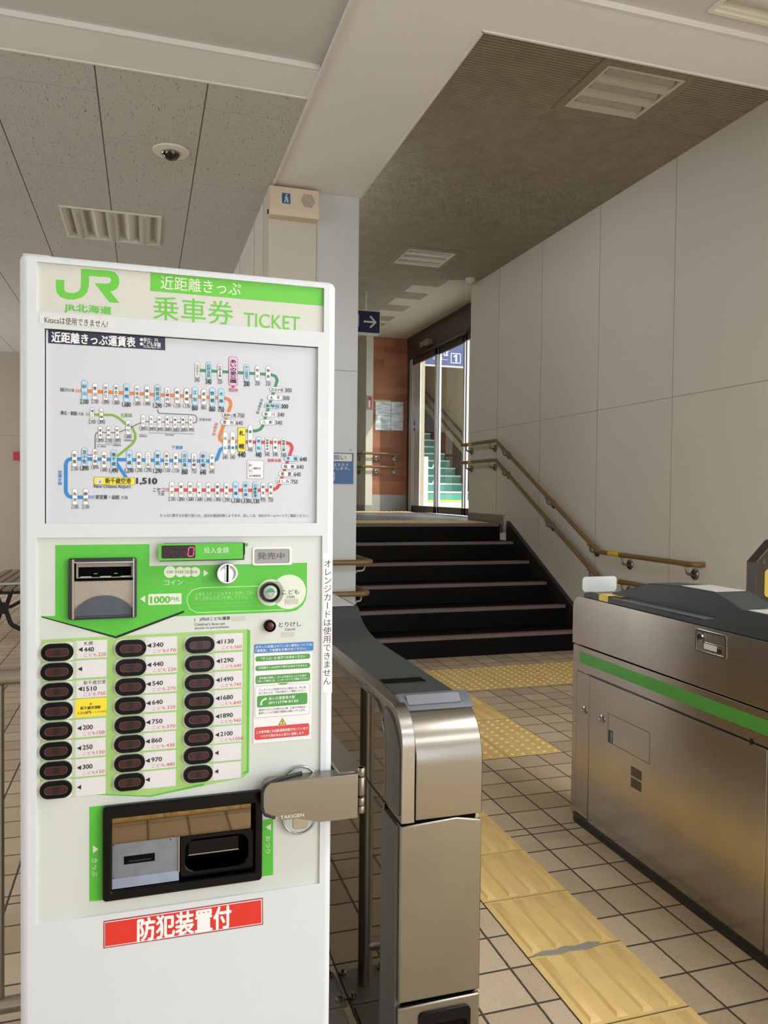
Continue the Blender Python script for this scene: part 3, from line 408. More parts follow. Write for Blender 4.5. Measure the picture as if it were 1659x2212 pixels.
('T','2,100',100,110.7,1418.3,7.1,'ink',0,4),('B',115.9,122.4,1430.9,21,3.7,'edge',2),('B',116.4,121.9,1431,19.9,3.2,'white',3),('V','川端',119.2,119.2,1438.5,1423.4,4.6,'ink',0.012,4),('T','1,890',113.8,124.6,1418.5,7.1,'ink',0,4),('B',179.3,186,1422.9,21,3.7,'edge',2),('B',179.8,185.6,1422.9,19.9,3.2,'white',3),('V','三川',182.7,182.7,1430.5,1415.2,4.6,'ink',0.012,4),('T','1,890',177.2,188.3,1410.2,7.1,'ink',0,4),('B',192.1,198.9,1422.7,21,3.7,'edge',2),('B',192.6,198.4,1422.7,19.9,3.2,'white',3),('V','古山',195.5,195.5,1430.4,1415,4.6,'ink',0.012,4),('T','1,890',190,201.1,1410,7.1,'ink',0,4),('B',204.4,211.1,1422.5,21,3.7,'edge',2),('B',204.8,210.7,1422.5,19.9,3.2,'white',3),('V','由仁',207.7,207.8,1430.2,1414.8,4.6,'ink',0.012,4),('T','1,890',202.2,213.4,1409.7,7.1,'ink',0,4),('B',217,223.8,1422.9,21,3.7,'edge',2),('B',217.5,223.3,1423,19.9,3.2,'white',3),
('V','栗山',220.4,220.4,1430.7,1415.2,4.6,'ink',0.012,4),('T','1,680',214.8,226.1,1410.2,7.1,'ink',0,4),('B',229.4,236.2,1422.8,21,3.7,'edge',2),('B',229.8,235.7,1422.8,19.9,3.2,'white',3),('V','栗丘',232.8,232.8,1430.5,1415,4.6,'ink',0.012,4),('T','1,680',227.1,238.5,1409.9,7.1,'ink',0,4),('B',241.8,248.7,1423.2,21,3.7,'edge',2),('B',242.3,248.2,1423.2,19.9,3.2,'white',3),('V','栗沢',245.2,245.3,1431,1415.5,4.6,'ink',0.012,4),('T','1,680',239.6,251,1410.4,7.1,'ink',0,4),('B',254,260.9,1423.7,21,3.7,'edge',2),('B',254.5,260.4,1423.7,19.9,3.2,'white',3),('V','志文',257.4,257.5,1431.5,1415.9,4.6,'ink',0.012,4),('T','1,490',251.8,263.3,1410.8,7.1,'ink',0,4),('B',114.1,120.6,1401.7,21,3.7,'edge',2),('B',114.6,120.1,1401.7,19.9,3.2,'white',3),('V','遠浅',117.3,117.4,1409.2,1394.1,4.6,'ink',0.012,4),('T','1,890',112,122.8,1389.2,7.1,'ink',0,4),('B',126.8,133.3,1402.1,21,3.7,'edge',2),
('B',127.3,132.9,1402.1,19.9,3.2,'white',3),('V','早来',130.1,130.1,1409.7,1394.5,4.6,'ink',0.012,4),('T','2,100',124.7,135.5,1389.6,7.1,'ink',0,4),('B',139.9,146.5,1402.6,21,3.7,'edge',2),('B',140.4,146,1402.5,19.9,3.2,'white',3),('V','安平',143.2,143.2,1410.1,1395,4.6,'ink',0.012,4),('T','1,890',137.8,148.7,1389.9,7.1,'ink',0,4),('B',155.9,163.8,1411.4,23.1,4.4,'edge',2),('B',156.4,163.3,1411.4,22,3.9,'white',3),('V','追分',159.8,159.9,1419.6,1403.2,5.6,'ink',0.012,4),('T','1,680',154.4,165.4,1396.8,7.1,'ink',0,4),('B',107.9,170.5,1325,12.8,2.8,'edge',2),('B',108.5,169.9,1325,11.7,2.5,'yellow',3),('B',112.8,120.2,1325,7.8,0.7,'white',4),('T','✈',113.4,119.6,1325,6.4,'blue',0,5),('T','新千歳空港',125.2,164.1,1325.5,9.2,'ink',0.02,4),('T','1,510',173,204.5,1325.2,11,'ink',0.04,4),('T','New Chitose Airport',108.2,164.2,1315.7,6.8,'ink',0.01,4),('T','旭川',58.2,69.9,1467.4,6,'ink',0.01,2),
('T','方面',70.8,79,1467,5,'ink',0,2),('T','帯広・釧路',59.1,83.3,1430.9,6.4,'ink',0.01,2),('T','方面',84.5,92.7,1430.5,5,'ink',0,2),('T','石勝線',148.2,165.8,1431.2,6.4,'olive',0.01,2),('T','室蘭本線',271.1,290.5,1429,5.3,'grey',0,2),('T','千歳線',227.7,245.4,1381.8,6.4,'blue',0.01,2),('V','函館本線',299.9,294.6,1424.9,1402.5,6,'orange',0.01,2),('V','学園都市線',375.3,367.1,1467.9,1441.4,5.3,'dgreen',0.01,2),('T','函館本線',385.1,408.4,1364,6,'red',0.01,2),('V','室蘭本線',58.2,58.2,1340.7,1317.3,6.4,'blue',0.01,2),('T','ニセコ',198.1,216.2,1311.8,6.8,'ink',0.01,2),('T','方面',205.8,215.9,1305.3,5.7,'ink',0,2),('T','東室蘭・函館',110.4,146.5,1299.2,7.1,'ink',0.01,2),('T','方面',149,159.5,1298.8,5.7,'ink',0,2),('B',349.9,378.9,1347.7,31.3,2.1,'edge',1),('B',350.6,378.1,1347.7,30.2,1.8,'paper',2),('B',353,358.9,1350.5,19.9,2.8,'edge',3),('B',353.4,358.6,1350.5,19.2,2.7,'white',4),('T','駅',353.7,357.9,1354.7,3.9,'ink',0,5),
('T','名',353.7,357.9,1345.5,3.9,'ink',0,5),('T','◀駅名',360.7,373.2,1349.8,3.6,'ink',0,4),('T','200◀運賃',353.1,373.3,1337.2,3.9,'ink',0,4),('T','きっぷに関するお取り扱いは、当社の運送約款によります。詳しくは、当社のホームページでご確認ください。',209.2,457,1269.8,5.3,'ink',0,2),('S',[(176,1401),(188.8,1401.4)],0.53,'ink',1),('S',[(190.7,1404.1),(263.2,1404.5)],0.53,'ink',1),('T','石勝線経由',176.1,188.8,1398.3,2.8,'ink',0,2),('T','岩見沢経由',217.2,230.9,1401.7,2.8,'ink',0,2),('T','石勝線経由',153.3,166.5,1391,3.2,'ink',0,2),('S',[(113.3,1382.5),(133.8,1382.8)],0.53,'ink',1),('S',[(125.7,1385.2),(148.2,1385.5)],0.53,'ink',1),('T','沼ノ端経由',112.7,126.4,1379.9,2.8,'ink',0,2),('T','石勝線経由',135.7,148.9,1382.5,3.2,'ink',0,2),
]
PANEL = [
('Q',[(51.4,1223.1),(193.1,1223.3),(193.2,1198.9),(51.4,1198.9)],'green',1),('Q',[(51.4,1198.9),(76.4,1198.8),(76.4,1105.9),(51.4,1108.3)],'green',1),('Q',[(170,1199.3),(193.2,1198.9),(193.5,1104.3),(170.2,1105.2)],'green',0.7),('Q',[(30.8,1111.8),(51.4,1111.6),(51.4,1108.3),(170.2,1105.5),(237.9,1108.9),(247.8,1111.6),(141.2,1074.1)],'green',0.4),('Q',[(30.8,1111.8),(31.6,1110),(142.2,1071.6),(248.5,1109.6),(247.8,1112.9),(141.1,1075.2)],'black',2),('Q',[(191.2,1187.5),(361.9,1187.6),(362.6,1185.6),(427.6,1185.2),(429.3,1188.3),(454.2,1188.3),(454.6,1138.8),(453.1,1125.9),(447.1,1114.2),(436.1,1106.3),(423.2,1104.2),(242,1103.8),(191.4,1102.4)],'green',1),('S',[(371.8,1150),(275,1149.9),(261.1,1146.3),(253.2,1136.1),(252.9,1126.6),(257.6,1115),(268.7,1108.5),(415.2,1108.2)],1.58,'palegreen',2),('C',422.9,1138.7,29.9,'panelw',2),('C',391.4,1138.5,22.7,'panelw',2),
('C',265.6,1176.4,8.7,'green',2),('C',265.6,1176.4,8.1,'panelw',3),('T','10',261.9,268.9,1176.4,4.7,'green2',0,4),('C',253.3,1176.6,8.7,'green',2),('C',253.3,1176.6,8.1,'panelw',3),('T','50',249.6,256.6,1176.7,4.7,'green2',0,4),('C',241.4,1176.9,9.1,'green',2),('C',241.4,1176.9,8.5,'panelw',3),('T','100',235.9,246.3,1176.9,4.7,'green2',0,4),('C',225.4,1177.2,10.2,'green',2),('C',225.4,1177.2,9.7,'panelw',3),('T','500',219.9,230.3,1177.2,4.7,'green2',0,4),('T','コイン',216.9,245.8,1159.8,8.3,'panelw',0,2),('T','Coin',251,261.1,1158.4,3.2,'palegreen2',0,2),('Q',[(279.3,1179.5),(279.3,1168.9),(287.5,1173.8)],'panelw',2),('B',191.3,244.1,1132.7,18.1,2,'panelw',2),('T','1000',195.3,225.5,1132,11,'green',0.035,3),('T','円札',227,241.5,1132.2,7.5,'green2',0,3),('Q',[(178.9,1134.3),(186.7,1140),(186.7,1128.2)],'panelw',2),('T','お金を入れ こどもボタンを押してから',265.8,365.1,1139.2,6.7,'palegreen',0,2),
('T','降りる駅のボタンを押して下さい',265.4,352.2,1131.9,6.7,'palegreen',0,2),('T','Insert fare,push "Child" button,then',265.8,356.5,1123,3.9,'palegreen2',0,2),('T','select button for your destination below',265.8,366.2,1117.4,3.9,'palegreen2',0,2),('T','こども',411,440.5,1138.5,7.9,'ink',0,4),('T','Child',419,432.2,1130.3,3.9,'ink',0,4),('T','とりけし',406.3,444.6,1082.7,8.3,'ink',0,2),('T','Cancel',416.3,433.8,1074.3,4.3,'ink',0,2),('T','(\u3000)内はこども運賃',264.8,323.3,1097,6.7,'ink',0.01,2),('T',"Children's fares are",265.2,315,1088.8,4.7,'ink',0,2),('T','shown in parentheses',265.3,321.5,1082.3,4.7,'ink',0,2),('C',391,1139.1,18.9,'panelhi',2),('C',390.8,1081.2,11.4,'panelhi',2),('B',276.8,293.6,1162.1,9.5,0.4,'patchg',2),('B',416.3,439.4,1122.1,9.5,0.4,'patch',4),('B',410.4,432.7,1065.2,7.5,0.4,'patch',2),('B',326,348.5,1096.3,6.7,0.4,'patch',2),('B',323.4,352,1220.7,5.1,0.4,'patchg',6),
('Q',[(31,1074.7),(353.6,1077.3),(355,831.1),(345.7,824.1),(281.1,817.4),(194.3,809),(104.7,821.9),(28.8,830.9)],'palgreen',1),('Q',[(352,1077.4),(357.1,1074.8),(356.2,832.5),(345.7,830.4),(345.6,832.8),(352.7,836.1)],'green',2),('Q',[(281.1,821.3),(194.3,810.1),(104.7,823),(106.8,821.3),(195.1,808.1),(281.1,817.4)],'green',2),('Q',[(101.9,801.9),(126.4,802.1),(126.6,647),(102,648.4)],'green',1),('Q',[(379.2,746.9),(398.3,747.9),(399,649.3),(379.8,649.6)],'green',1),('Q',[(107.5,738.9),(107.6,726.1),(115.9,731.7)],'panelw',2),('Q',[(394.4,739.5),(394.5,727.4),(385.7,734.1)],'panelw',2),('W','きっぷ',110.4,717.4,110.4,688,8.8,'panelw',0,2),('W','おつり',389.7,718.3,389.9,688.5,7.6,'panelw',0,2),
]
DEPOSIT = [  # first shape paints the bar's shadow as a black edge
('Q',[(208.1,1195.5),(344.8,1196.2),(345.3,1223),(343.1,1223.6),(342.4,1198),(207.9,1196.7)],'black',0),('Q',[(206.1,1224.4),(342.3,1224.8),(342.8,1198),(206.6,1196.7)],'green',1),('B',211.7,265,1211,21.1,2.1,'ledblack',2),('S',[(216.8,1218.2),(223.9,1218.1)],1.37,'ledoff',3),('S',[(215.3,1203.8),(222.4,1203.7)],1.37,'ledoff',3),('S',[(216,1217.4),(215.2,1211.6)],1.37,'ledoff',3),('S',[(215.3,1210.4),(214.5,1204.6)],1.37,'ledoff',3),('S',[(224.6,1217.3),(223.9,1211.5)],1.37,'ledoff',3),('S',[(223.9,1210.3),(223.1,1204.5)],1.37,'ledoff',3),('S',[(216,1211),(223.1,1210.9)],1.37,'ledoff',3),('S',[(229.5,1218.2),(236.6,1218.1)],1.37,'ledoff',3),('S',[(228,1203.8),(235.1,1203.7)],1.37,'ledoff',3),('S',[(228.7,1217.4),(227.9,1211.6)],1.37,'ledoff',3),('S',[(227.9,1210.4),(227.2,1204.6)],1.37,'ledoff',3),('S',[(237.4,1217.3),(236.6,1211.5)],1.37,'ledoff',3),
('S',[(236.6,1210.3),(235.9,1204.5)],1.37,'ledoff',3),('S',[(228.7,1211),(235.9,1210.9)],1.37,'ledoff',3),('S',[(242.3,1218.2),(249.5,1218.1)],1.37,'ledoff',3),('S',[(240.8,1203.8),(248,1203.7)],1.37,'ledoff',3),('S',[(241.6,1217.4),(240.8,1211.6)],1.37,'ledoff',3),('S',[(240.8,1210.4),(240,1204.6)],1.37,'ledoff',3),('S',[(250.3,1217.3),(249.5,1211.5)],1.37,'ledoff',3),('S',[(249.5,1210.3),(248.8,1204.5)],1.37,'ledoff',3),('S',[(241.6,1211),(248.8,1210.9)],1.37,'ledoff',3),('S',[(255.3,1218.2),(262.5,1218.1)],1.37,'ledon',3),('S',[(253.8,1203.7),(261,1203.6)],1.37,'ledon',3),('S',[(254.5,1217.4),(253.7,1211.6)],1.37,'ledon',3),('S',[(253.7,1210.4),(253,1204.6)],1.37,'ledon',3),('S',[(263.3,1217.3),(262.5,1211.5)],1.37,'ledon',3),('S',[(262.5,1210.3),(261.8,1204.4)],1.37,'ledon',3),('T','投入金額',278.8,318.9,1212.8,10.1,'panelw',0,2),
('T','Amount Deposited',275.5,321.9,1205,3.8,'palegreen2',0,2),
]
STATUS = [
('B',363.1,423.3,1200.7,24.8,2,'statusgrey',1),('T','発売中',368.5,414.8,1201.2,11.4,'statusink',0.01,2),
]
KEYS = [
(54.8,1054.5,83.3,128.3,1056.1,'札幌|440|220'),(54.2,1023.8,82.7,127.6,1025,''),(54.2,992.3,82.7,127.7,993,'新千歳空港|1510|750'),(53.8,961.5,82.4,127.3,961.9,'*'),(53.1,929.9,81.7,126.7,930,'|200|100'),(52.8,898.3,81.4,126.4,898,'|250|120'),(52.8,867.4,81.4,126.4,866.6,'|300|150'),(52.8,836.4,81.4,126.5,835.2,''),(164.9,1055.1,187.1,237.3,1057,'|340|170'),(165,1023.9,187.2,237.4,1025.4,'|440|220'),(164.4,992.6,186.5,236.8,993.9,'|540|270'),(164.1,961.7,186.3,236.6,962.6,'|640|320'),(163.8,930.4,186,236.3,931,'|750|370'),(163.1,899.5,185.3,235.7,899.7,'|860|430'),(163.2,868.1,185.4,235.8,867.9,'|970|480'),(163.3,837.1,185.5,235.9,836.5,''),(273.7,1055.3,298.6,344.6,1057.3,'|1130|560'),(273.5,1023.6,298.4,344.4,1025.3,'|1290|640'),(273.3,992,298.2,344.2,993.4,'|1490|740'),(273,961.4,297.9,344,962.5,'|1680|840'),(272.8,931.2,297.7,343.8,932,'|1890|940'),(272.5,900.6,297.5,343.6,901,'|2100|1050'),
(271.9,870.4,296.8,343,870.4,''),(271.7,839.3,296.6,342.8,839,''),
]
INFO = [
('Q',[(363.8,1036.9),(464.6,1032.9),(464,880.4),(363.1,881.1)],'paper',1),('B',364.1,466.6,1043,15.3,2,'infoblue',2),('T','ボタンに記載されていない駅名については、',366.1,465.9,1046.2,4.7,'white',0.01,3),('T','「運賃表」で金額をお確かめください。',366.1,454.4,1039.8,4.7,'white',0.01,3),('B',366.1,460.9,1025.8,8.8,3.6,'infogreen',2),('T','「きっぷ」は1枚ずつお求めください',376.3,452.2,1026.1,4.7,'white',0.02,3),('B',366.2,461.1,1009.6,8.8,3.6,'infogreen',2),('T','近距離きっぷは途中下車や払戻はできません',371.2,456,1010.2,4.1,'white',0.01,3),('B',366.4,461.2,990,14.4,3.6,'infogreen',2),('T','券売機が故障し、きっぷが出なかったりお金が',372.6,454.7,992.7,4.1,'white',0.01,3),('T','つまった場合には、インターホンでご連絡ください。',368.9,458.5,987.5,4.1,'white',0.01,3),('Q',[(403.7,981.7),(424.1,981.7),(413.8,977.3)],'infogreen',2),('B',365.3,460.8,951.8,54.8,5,'edge',2),('B',365.7,460.4,951.9,54,4.7,'paper',3),('T','インターホンが利用できない場合には、申し訳',372.5,453.5,972.1,4,'ink',0,4),
('T','ありませんが、下記の駅までご連絡ください。',372.2,453.1,966.8,4,'ink',0,4),('B',369.3,456.4,952.5,20,3.2,'infogreen',4),('T','あいの里教育大駅',389.6,434.6,956.6,5.6,'white',0.01,5),('T','(011)778-8155',389.3,440.3,948.8,5.2,'white',0.02,5),('S',[(384,956.6),(379.6,955.3),(376.5,951.4),(376.2,947.4)],2.34,'white',5),('C',383.7,956.6,2,'white',5),('C',376.4,947.9,2,'white',5),('T','故障中できっぷが買えない時、お急ぎの場合は',372.1,453.5,937.9,4,'ink',0,4),('T','車掌もしくは下車駅で精算をお願いいたします。',371.9,453.6,932.5,4,'ink',0,4),('Q',[(406,909.7),(420.3,909.6),(413.1,921.3)],'black',2),('Q',[(407.8,910.8),(418.7,910.7),(413.1,919.5)],'yellow',3),('T','!',412.5,414.1,914.3,5.2,'black',0.02,4),('B',365.3,460.3,897.8,21.6,3.6,'infored',2),('T','この券売機には自動通報装置が付いています',368.3,457.8,900.2,5,'white',0.01,3),('T','いたずら等があると直ちに通報します',376,450.4,892.6,5,'white',0.01,3),
]
WARN = [
('Q',[(123.7,615.1),(380.7,614.6),(381.6,567.7),(123.7,570.2)],'warnedge',1),('Q',[(125.3,613.1),(378.9,612.7),(379.8,569.8),(125.3,572)],'white',2),('Q',[(126.1,611.9),(377.7,611.3),(378.6,571.2),(126.1,573.3)],'warnred',3),('T','防犯装置付',176.2,326.7,591.2,38.1,'white',0.035,4),
]
SIDE = [
('V','オレンジカードは使用できません',490,490.3,1194.1,973.8,15.1,'ink',-0.006,2),('Q',[(481.7,1204.8),(498.2,1203.7),(499.6,960.1),(483,961.3)],'tape',1),
]
# ================================================================== THE SETTING
struct(MB().box(-5.1, 3.7, -5.4, 12.4, -.1, 0, M_floor).build('floor'))
# right-hand wall of painted panels with fine joints
w = MB().box(3.64, 3.95, -.45, 8.41, 0, 3.8, M_wall).box(3.64, 3.95, -5.4, -4.0, 0, 3.8, M_wall).box(3.64, 3.95, -4.0, -.45, 2.85, 3.8, M_wall)
M_seam = mat('panel_joint', 'A39C8F', .7)
for y in (-.14, .84, 1.82, 2.80, 3.78, 4.75, 5.72, 6.71, 7.657): w.box(3.638, 3.642, y-.0018, y+.0018, .0, 3.745, M_seam)
w.box(3.638, 3.642, -.8, 8.41, 2.0225, 2.0265, M_seam)
struct(w.build('wall_right'))
# block carrying the column: its front is the column, its sides are the stair wall and the waiting-room wall
c = MB().box(.768, 1.372, 5.085, 13.0, 0, 3.30, M_wall).box(1.08, 1.374, 5.078, 5.4, 0, 3.29, M_column).box(.765, 1.08, 5.070, 5.30, 0, 3.29, M_beige)
c.box(1.0795, 1.0835, 5.072, 5.09, 0, 3.29, M_seam).box(1.08, 1.372, 5.0765, 5.079, 2.128, 2.132, M_seam)
for y in (5.32, 5.78, 6.70): c.box(.766, .77, y-.003, y+.003, 0, 3.29, M_seam)
struct(c.build('wall_middle', bevel=.004))
struct(MB().box(-5.1, .77, 12.3, 12.42, 0, 3.3, M_wallw).box(-5.1, .77, 12.296, 12.302, 2.083, 2.087, M_seam).build('wall_front'))
wl = MB()
for a, b in ((-5.4, -.5), (3.7, 9.15), (10.25, 11.3), (12.1, 12.4)): wl.box(-5.12, -5, a, b, 0, 3.3, M_wallw)
for a, b in ((-.5, 3.7), (9.15, 10.25), (11.3, 12.1)): wl.box(-5.12, -5, a, b, 0, .7 if a < 5 else .1, M_wallw).box(-5.12, -5, a, b, 2.8, 3.3, M_wallw)
struct(wl.build('wall_left'))
for i, (a, b) in enumerate(((-.5, 3.7),)):
    f = MB()
    for k in range(3):
        y = a+(b-a)*k/2; f.box(-5.1, -5.02, y-.03, y+.03, .7, 2.8, M_alu)
    f.box(-5.1, -5.02, a, b, .7, .76, M_alu).box(-5.1, -5.02, a, b, 2.74, 2.8, M_alu)
    struct(f.build('window_%d' % (i+1)))
wb = MB().box(-5.1, -4.3, -5.4, -5.28, 0, 3.31, M_wall).box(-4.4, .15, -5.4, -5.28, 0, 3.31, M_wall).box(3.1, 3.65, -5.4, -5.28, 0, 3.31, M_wall).box(-4.3, 3.1, -5.4, -5.28, 2.9, 3.31, M_wall)
struct(wb.build('wall_back'))
f = MB()
for k in range(4): 
    x = .15+2.95*k/3; f.box(x-.04, x+.04, -5.38, -5.3, 0, 2.9, M_brown)
f.box(-4.3, 3.1, -5.38, -5.3, 2.82, 2.9, M_brown)
struct(f.build('window_2'))
# ceilings
struct(MB().box(-5.1, .79, -5.4, 3.62, 3.312, 3.36, M_ceil).build('ceiling'))
def holed(mb, x0, x1, y0, y1, z0, z1, holes, m):
    xs = sorted({x0, x1, *[h[0] for h in holes], *[h[1] for h in holes]}); ys = sorted({y0, y1, *[h[2] for h in holes], *[h[3] for h in holes]})
    for a, b in zip(xs, xs[1:]):
        for c_, d in zip(ys, ys[1:]):
            if not any(h[0] <= a and b <= h[1] and h[2] <= c_ and d <= h[3] for h in holes): mb.box(a, b, c_, d, z0, z1, m)
nc = MB(); holed(nc, 1.375, 3.7, -5.4, 2.80, 3.312, 3.36, [(2.22, 2.94, 2.03, 2.70)], M_ceil); struct(nc.build('ceiling'))
ac = MB(); holed(ac, -5.1, .79, 3.885, 12.3, 3.29, 3.31, [(-.575, .11, 5.87, 6.545)], M_acoustic)
struct(ac.build('ceiling'))
cc = MB(); hl = [(2.433, 3.071, 3.82, 4.365), (2.43, 3.065, 7.262, 7.884)]
y = 3.09; P_ = .0245
while y < 13.0:                      # ribbed boards: a flat rib and a groove, broken off round the two light fittings and the smooth boards by the exit
    segs = [(1.37, 4.0)]
    if y > 8.13:
        k = int((y-8.26)/.326+10) % 2; edge = 3.3 if k == 0 else 2.98
        if y > 10.5: edge = 3.31 if y < 10.83 and y > 10.66 else 2.98
        if y < 8.26: edge = 3.3+ (8.26-y)*2.6
        segs = [(1.37, edge)]
    for h in hl:
        if h[2]-.01 < y < h[3]-.012: segs = [(1.37, h[0]), (h[1], 4.0)]
    for a, b in segs: cc.box(a, b, y, y+P_-.009, 3.738, 3.7435, M_slat)
    y += P_
holed(cc, 1.37, 4.0, 3.09, 13.1, 3.743, 3.80, [(2.495, 3.008, 3.864, 4.343), (2.499, 2.996, 7.332, 7.818)], mat('groove_dark', '877D6C', .9))
for h in hl: pass
struct(cc.build('ceiling', smooth=0))
struct(MB().box(2.975, 4.0, 8.262, 13.0, 3.7405, 3.7455, M_board).box(3.3, 4.0, 8.13, 8.262, 3.7405, 3.7455, M_board).build('ceiling'))
# made-up frames round the unseen overhead fill lights behind the viewpoint
for i, y in enumerate((.45, -2.0)):
    m_ = MB(); m_.ring([(1.76, y-.39), (3.14, y-.39), (3.14, y+.39), (1.76, y+.39)], [(1.80, y-.35), (3.10, y-.35), (3.10, y+.35), (1.80, y+.35)], 'z', 3.285, 3.312, M_trim); struct(m_.build('trim_%d' % (6+i)))
# dropped beams
struct(MB().box(.795, 1.375, -5.4, 5.08, 3.29, 3.80, M_beam).build('beam'))
struct(MB().box(1.375, 3.64, 2.80, 3.093, 3.29, 3.80, M_beam).build('beam'))
struct(MB().box(-5.1, .795, 3.62, 3.885, 3.29, 3.36, M_beam).build('beam', bevel=.002))
struct(MB().box(.781, .797, -5.4, 5.07, 3.280, 3.293, M_trim).build('trim_1', bevel=.002))
struct(MB().box(-5.1, .785, 3.606, 3.622, 3.288, 3.316, M_trim).build('trim_2', bevel=.002))
struct(MB().box(-5.1, .785, 3.880, 3.892, 3.284, 3.291, M_trim).build('trim_3', bevel=.001))
struct(MB().box(1.39, 3.64, 2.782, 2.802, 3.288, 3.316, M_trim).build('trim_4', bevel=.002))
struct(MB().box(1.372, 1.384, 3.09, 5.08, 3.284, 3.30, M_trim).box(1.372, 3.64, 3.086, 3.098, 3.284, 3.30, M_trim).build('trim_5', bevel=.001))
# landing above the steps, walls round it
struct(MB().prism([(7.50, .9962), (13.0, 1.045), (13.0, .9), (7.50, .9)], 'x', 1.372, 3.66, M_land).prism([(8.41, 1.0043), (13.0, 1.045), (13.0, .9), (8.41, .9)], 'x', 3.65, 4.02, M_land).build('floor'))
struct(MB().box(1.372, 3.28, 13.0, 13.1, .9, 3.8, M_wall).box(3.278, 3.392, 11.6, 13.0, 1.0, 3.75, M_wall).box(3.275, 3.394, 11.594, 13.0, 1.0, 1.125, M_plinth).build('wall_passage', bevel=.003))
struct(MB().box(3.392, 4.02, 11.62, 11.75, 1.0, 3.75, M_brick).box(3.396, 3.97, 11.612, 11.75, 1.0, 1.286, M_plinth).build('wall_brick'))
struct(MB().box(1.3, 1.372, 8.0, 13, 3.29, 3.8, M_wall).build('wall_passage'))
struct(MB().box(3.634, 3.644, 7.43, 8.412, .985, 1.094, M_skirt).build('baseboard_right'))
struct(MB().prism([(5.37, 0), (7.33, 1.035), (7.33, 0)], 'x', 3.600, 3.645, M_string).prism([(7.33, 1.035), (7.45, 1.09), (7.45, .95), (7.33, .9)], 'x', 3.628, 3.645, M_wall).build('baseboard_stairs', bevel=.002))
# automatic glass doors beside the brick wall
d = struct(MB().box(3.945, 4.02, 8.41, 11.60, 3.385, 3.75, M_brown).box(3.935, 3.95, 8.41, 11.6, 3.70, 3.725, M_brown).box(3.95, 4.02, 11.51, 11.6, 1.02, 3.4, M_brown).build('door_1', bevel=.004))
MB().box(3.955, 3.985, 11.385, 11.51, 1.03, 3.385, M_alu).build('jamb', d)
def leaf(y0, y1, x):
    f = MB().box(x, x+.03, y0, y0+.055, 1.03, 3.39, M_alu).box(x, x+.03, y1-.055, y1, 1.03, 3.39, M_alu).box(x, x+.03, y0, y1, 1.03, 1.125, M_brown).box(x, x+.03, y0, y1, 3.29, 3.39, M_brown)
    fr = f.build('door_leaf', d, bevel=.003); MB().add([(x+.015, y0+.05, 1.12), (x+.015, y1-.05, 1.12), (x+.015, y1-.05, 3.30), (x+.015, y0+.05, 3.30)], [(0, 1, 2, 3)], M_glass).build('pane', fr); return fr
l1 = leaf(10.37, 11.38, 3.965); leaf(9.40, 10.36, 3.99); leaf(8.42, 9.32, 3.965)
MB().box(3.972, 3.985, 11.06, 11.34, 1.125, 3.29, M_alu).build('door_panel', l1)
a = MB(); A = Face(a, (3.9715, 0, 0), (0, -1, 0), (0, 0, 1), (-1, 0, 0))
A.poly([(-11.335, 2.36), (-11.27, 2.36), (-11.302, 2.47)], M_iron, 2); A.rect(-11.335, -11.27, 2.27, 2.315, M_iron, 2, .01); a.build('door_mark', l1)
MB().box(3.87, 3.95, 10.48, 10.83, 3.455, 3.535, mat('sensor_grey', '8C857B', .4)).box(3.868, 3.90, 10.62, 10.80, 3.447, 3.46, M_iron).build('door_sensor', d, bevel=.012)
MB().box(3.90, 3.945, 9.05, 11.2, 3.385, 3.40, M_iron).build('door_track', d)
# ---- outside, seen through the doors
struct(MB().box(4.02, 9.0, 5.0, 13.8, .92, 1.02, M_concrete).build('ground'))
struct(MB().box(6.2, 6.35, 13.8, 20, .9, 6.0, M_outwall).prism([(13.9, 1.75), (18.5, 4.03), (18.5, 1.0), (13.9, 1.0)], 'x', 6.185, 6.2, M_dado).build('wall_outside'))
struct(MB().box(4.0, 6.3, 18.2, 18.3, .9, 6.0, M_outwall).build('wall_outside'))
struct(MB().box(4.22, 4.335, 13.9, 18.2, .9, 6, M_outwall).build('wall_outside'))
struct(MB().box(4.1, 6.6, 14.6, 20, 5.2, 5.35, M_outwall).build('roof'))
struct(MB().box(3.95, 4.02, -.8, 8.41, 0, 6, M_outwall).build('wall_outside'))
struct(MB().box(4.02, 4.3, 11.75, 13.9, .9, 6, M_outwall).build('wall_outside'))
st = thing('outdoor_staircase', 'outdoor stairs with teal risers and white edges seen through the glass doors', 'stairs', (0, 13.8, 1.02))
for i in range(10):
    z0 = .165*i; y0 = .3*i
    s_ = MB().box(4.34, 6.18, y0, y0+.6 if i < 9 else 4.3, z0-.02 if i else 0, z0+.165, M_concrete if i == 0 else M_teal)
    o = s_.build('step', st); MB().box(4.34, 6.18, y0-.012, y0+.05, z0+.140, z0+.172, M_yellow if i == 0 else M_trim).build('nosing', o)
for z in (1.02, .80):
    r = thing('outdoor_handrail', ('upper' if z > .9 else 'lower')+' bronze handrail climbing the outdoor stair wall', 'handrail', (0, 0, 0), 0, 'outdoor stair handrails')
    pth = [(6.09, 14.3, 1.45+z), (6.09, 18.0, 1.45+z+1.85)]
    MB().tube(pth, .026, M_brown).build('rail', r)
    for k in range(5):
        y = 14.5+.8*k; zz = 1.45+z+(y-14.3)*.5; MB().tube([(6.2, y, zz-.09), (6.12, y, zz-.09), (6.09, y, zz-.01)], .012, M_brown, 8).build('bracket', r)
